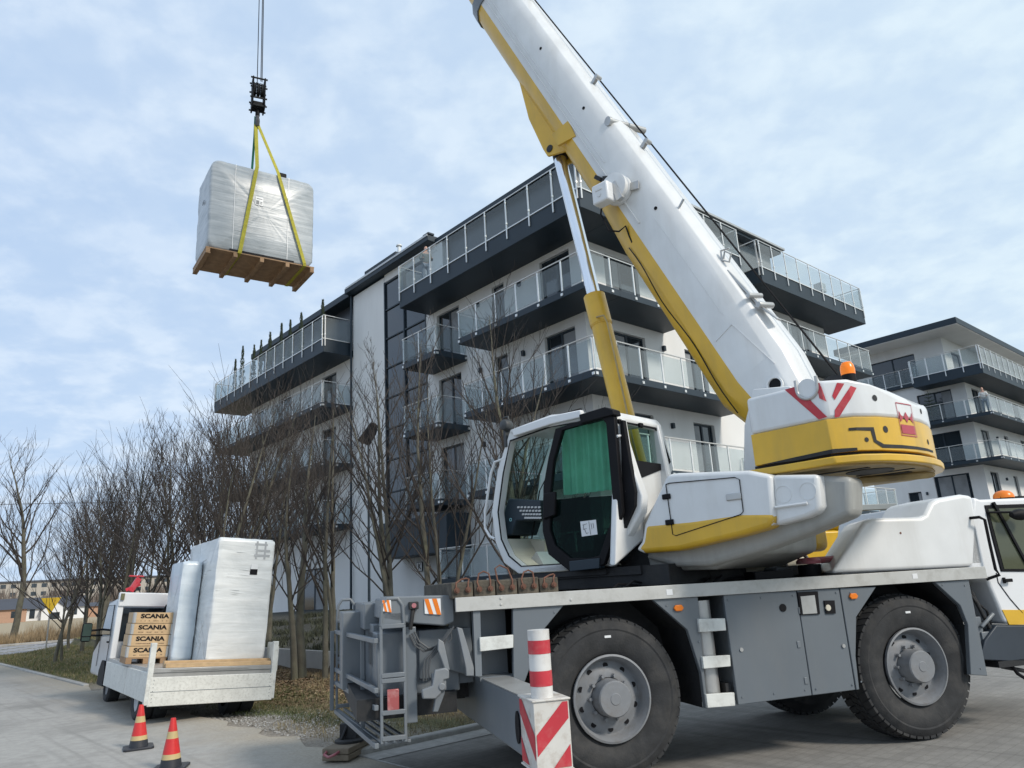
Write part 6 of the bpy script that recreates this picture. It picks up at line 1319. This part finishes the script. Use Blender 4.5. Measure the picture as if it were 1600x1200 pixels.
for i in range(9000):
    D_ = rnd.uniform(225, 330); az_ = R(rnd.uniform(-42, -22)); p = Vector((math.sin(az_)*D_, math.cos(az_)*D_, 0)); h_ = rnd.uniform(3, 10.5)*(.55+.45*math.sin(az_*60)**2); a = rnd.uniform(0, 6.28); e = Vector((math.cos(a), math.sin(a), 0))*.22
    z0 = rnd.uniform(0, .6)*h_; d = Vector((rnd.gauss(0, .3), rnd.gauss(0, .3), 1)).normalized()*(h_-z0); q = p+Vector((rnd.gauss(0, .6), rnd.gauss(0, .6), z0)); fw.v += [tuple(q-e), tuple(q+e), tuple(q+d)]; b = len(fw.v)-3; fw.f.append((b, b+1, b+2))
me = bpy.data.meshes.new('far_wood'); me.from_pydata(fw.v, [], fw.f); me.materials.append(woodm); o = bpy.data.objects.new('far_wood', me); COL.objects.link(o); tag(o, kind='stuff')
# ================================================================ terrace conifers, second-building tree
CONF = mat('conifer', (.045, .065, .04), .85, var=.35, vs=8)
def conifer(u_, v_, z, h_, lab, seed):
    rnd = random.Random(seed); g_ = empty('potted_conifer', Matrix.Translation(W(u_, v_, z)), lab, 'potted tree', 'potted conifers on the left roof terrace')
    MB().lathe([(.16, 0), (.2, .34), (.18, .34)], 'z', 16, cap=True).build('pot', ANTH, g_)
    c = MB()
    for i in range(620):
        t = rnd.random(); z_ = .3+t*(h_-.3); r_ = (.18+.14*((seed*37) % 10)/10)*(1-t)**.75*(.75+.25*math.sin(t*30+seed))+.015; a = rnd.uniform(0, 6.28); q = Vector((r_*math.cos(a)*rnd.uniform(.5, 1), r_*math.sin(a)*rnd.uniform(.5, 1), z_)); d = Vector((math.cos(a)*.05, math.sin(a)*.05, .10)); e = Vector((-math.sin(a), math.cos(a), 0))*.03
        c.add([q-e, q+e, q+d], [(0, 1, 2)])
    c.build('crown', CONF, g_); MB().tube((0, 0, .3), (0, 0, h_), .02, .005, n=5).build('trunk', BARK, g_)
cl_ = ['outermost', 'second', 'third', 'fourth', 'fifth', 'middle', 'seventh', 'eighth', 'tallest and rightmost']
cpx = [367, 378, 396, 407, 421, 439, 453, 470, 504]; ctop = [565, 545, 542, 533, 521, 508, 503, 491, 470]
for i, (u_, hh_) in enumerate(zip([(31.53, 15.71), (30.36, 15.63), (28.51, 15.45), (27.45, 15.51), (26.14, 15.48), (24.54, 15.44), (23.35, 15.37), (21.96, 15.36), (19.39, 15.44)], [(31.67, 16.93), (30.54, 17.49), (28.65, 17.04), (27.58, 17.07), (26.26, 17.18), (24.65, 17.25), (23.43, 17.07), (22.04, 17.09), (19.43, 17.02)])):
    conifer(u_[0], .6, 14.35, max(1.2, hh_[1]-14.35), ('%s slim dark potted conifer of the row on the left roof terrace' % cl_[i]).replace('tallest and rightmost slim', 'tallest rightmost'), i)
xt = [(3.82, 11.97), (3.62, 13.0)]; g_ = empty('balcony_tree', Matrix.Translation(W(xt[0][0], 39.6, 11.04)), 'small sparse conifer in a pot on a balcony of the farther apartment block', 'potted tree')
c = MB(); rnd = random.Random(8)
for i in range(7):
    z_ = .5+i*.25; r_ = .75*(1-i/8)
    for k in range(8): a = k*.785+i; c.tube((0, 0, z_), (r_*math.cos(a), r_*math.sin(a), z_+.12), .03, .012, n=4)
c.build('crown', CONF, g_); MB().tube((0, 0, 0), (0, 0, 2.3), .035, .01, n=6).build('trunk', BARK, g_)
# ================================================================ people on balconies
def skin_obj(name, verts, edges, radii, m, parent, M=None, sub=2):
    me = bpy.data.meshes.new(name); me.from_pydata(verts, edges, []); o = bpy.data.objects.new(name, me); COL.objects.link(o); o.parent = parent
    if M is not None: o.matrix_local = M
    sk = o.modifiers.new('skin', 'SKIN'); sk.use_smooth_shade = True
    for i, r_ in enumerate(radii): me.skin_vertices[0].data[i].radius = (r_, r_) if not isinstance(r_, tuple) else r_
    me.skin_vertices[0].data[0].use_root = True
    sb = o.modifiers.new('sub', 'SUBSURF'); sb.levels = sub; sb.render_levels = sub
    me.materials.append(m); return o
def head_mesh(skinm, parent, z, x=0, tilt=0):
    bm = bmesh.new(); bmesh.ops.create_uvsphere(bm, u_segments=24, v_segments=16, radius=1)
    for v in bm.verts:
        x_, y_, z_ = v.co; k = 1 - .22*max(0, -z_)*1.0; v.co = Vector((x_*.077*k, y_*.098*(k if y_ > 0 else 1), z_*.118))
        if y_ < -.75 and abs(x_) < .28 and -.35 < z_ < .15: v.co.y -= .016*(1-abs(x_)/.28)      # nose
        if y_ < -.7 and -.05 < z_ < .22 and .2 < abs(x_) < .55: v.co.y += .008                  # eye sockets
    me = bpy.data.meshes.new('head'); bm.to_mesh(me); bm.free(); me.shade_smooth(); me.materials.append(skinm); return me
def person(M, label, top, bottom, hair, pose):
    SK = MATS.get('skin') or mat('skin', (.55, .33, .25), .55, var=.05)
    g_ = empty('person', M, label, 'person')
    # joints: pelvis, spine, chest, neck, head base, shoulders/arms, legs  (faces -y)
    V = [(0, 0, .95), (0, 0, 1.12), (0, -.03, 1.32), (0, -.05, 1.45), (0, -.06, 1.54), (0, -.07, 1.64), (0, -.065, 1.72),
         (-.17, -.03, 1.42), (-.26, -.08, 1.16), (-.20, -.34, 1.10), (-.19, -.42, 1.10), (.17, -.03, 1.42), (.27, -.06, 1.16), (.20, -.33, 1.12), (.19, -.41, 1.11),
         (-.10, 0, .90), (-.12, -.02, .48), (-.12, .02, .08), (-.12, -.12, .03), (.10, 0, .90), (.12, -.02, .48), (.12, .02, .08), (.12, -.12, .03)]
    E_ = [(0, 1), (1, 2), (2, 3), (3, 4), (4, 5), (5, 6), (3, 7), (7, 8), (8, 9), (9, 10), (3, 11), (11, 12), (12, 13), (13, 14), (0, 15), (15, 16), (16, 17), (17, 18), (0, 19), (19, 20), (20, 21), (21, 22)]
    Rr = [(.15, .11), (.14, .10), (.16, .11), (.09, .08), .055, (.075, .09), (.07, .085), .065, .048, .036, .03, .065, .048, .036, .03, .085, .06, .042, .038, .085, .06, .042, .038]
    skin_obj('body', V, E_, Rr, SK, g_)
    tv = [V[i] for i in (0, 1, 2, 3, 7, 8, 9, 11, 12, 13)]; te = [(0, 1), (1, 2), (2, 3), (3, 4), (4, 5), (5, 6), (3, 7), (7, 8), (8, 9)]
    skin_obj('jacket', tv, te, [(.175, .13), (.165, .125), (.185, .135), (.115, .10), .085, .062, .048, .085, .062, .048], top, g_)
    tv = [V[i] for i in (0, 15, 16, 17, 19, 20, 21)]; skin_obj('trousers', tv, [(0, 1), (1, 2), (2, 3), (0, 4), (4, 5), (5, 6)], [(.165, .125), .10, .072, .055, .10, .072, .055], bottom, g_)
    hd = bpy.data.objects.new('head', head_mesh(SK, g_, 0)); COL.objects.link(hd); hd.parent = g_; hd.matrix_local = Matrix.Translation((0, -.075, 1.66)) @ Matrix.Rotation(R(12), 4, 'X')
    if hair:
        bm = bmesh.new(); bmesh.ops.create_uvsphere(bm, u_segments=20, v_segments=12, radius=1)
        bmesh.ops.bisect_plane(bm, geom=bm.verts[:]+bm.edges[:]+bm.faces[:], plane_co=(0, 0, .25), plane_no=(0, -.6, -1), clear_outer=True)
        for v in bm.verts: v.co = Vector((v.co.x*.082, v.co.y*.103, v.co.z*.124))
        me = bpy.data.meshes.new('hair'); bm.to_mesh(me); bm.free(); me.materials.append(hair); o = bpy.data.objects.new('hair', me); COL.objects.link(o); o.parent = g_; o.matrix_local = hd.matrix_local
    return g_
pu = [(9.56, 15.75)][0]
FAB1 = mat('grey_jacket', (.16, .18, .17), .85); FAB2 = mat('jeans', (.18, .22, .28), .85); FAB3 = mat('white_top', (.6, .6, .58), .85); HAIR = mat('dark_hair', (.04, .03, .025), .7)
person(Matrix.Translation(W(pu[0], .45, 14.35)) @ Matrix.Rotation(R(20), 4, 'Z'), 'person in dark jacket and jeans leaning on the top left balcony rail', FAB1, FAB2, HAIR, 0)
person(Matrix.Translation(W(.5, 39.75, 11.04)) @ Matrix.Rotation(R(-35), 4, 'Z'), 'person in a white top on a balcony of the farther apartment block', FAB3, FAB2, None, 0)
# floodlight box on the right terrace
tag(BB().b(.3, .7, 17.6, 18.1, 14.8, 15.25).build('terrace_box', WHITE2, M=MB0, bev=.02), 'small pale box behind the glass of the upper right terrace', 'box')
# yellow machine behind the crane
ym = empty('yellow_machine', Matrix.Translation((4.9, 12.9, 0)) @ Matrix.Rotation(R(10), 4, 'Z'), 'yellow construction machine mostly hidden behind the crane deck', 'machine')
MB().box(-.8, 1.2, 0, 1.8, 1.75, 2.28).box(.55, 1.2, -.02, 1.8, 2.28, 2.52).build('body', mat('machine_yellow', (.62, .36, .01), .4, var=.08), ym, bev=.04)
MB().box(-1.0, 1.3, -.05, 1.8, 1.0, 1.74).build('machine_chassis', DARK, ym)
MB().box(.75, .95, -.1, .1, 1.6, 2.85).box(1.0, 2.0, .3, .5, 2.62, 2.72).build('mast', mat('machine_grey', (.25, .27, .27), .5), ym, bev=.01)
for x in (-.5, .9):
    MB().lathe([(.2, 0), (.5, -.02), (.55, .05), (.55, .35), (.5, .4), (.2, .4)], 'y', 32, (x, -.1, .55), cap=True).build('wheel', TYRE, ym, smooth=True)
MB().path([(.3, .3, 2.35), (.5, .3, 2.5), (.9, .2, 2.48), (1.4, .3, 2.42)], .05, 8).build('black_hose', BLACK, ym, smooth=True)
# overhead wire at the far left
tag(MB().tube((-120, 90, 17), (40, 150, 17.5), .05, n=4).build('power_line', DARK), 'thin power line crossing the sky low at the far left', 'power line')

# keep the tree of parts three levels deep
def depth(o): return 1 if o.parent is None else 1+depth(o.parent)
bpy.context.view_layer.update()
for _ in range(3):
    for o in list(bpy.data.objects):
        if depth(o) > 3:
            mw = o.matrix_world.copy(); o.parent = o.parent.parent; o.matrix_local = o.parent.matrix_world.inverted() @ mw
    bpy.context.view_layer.update()
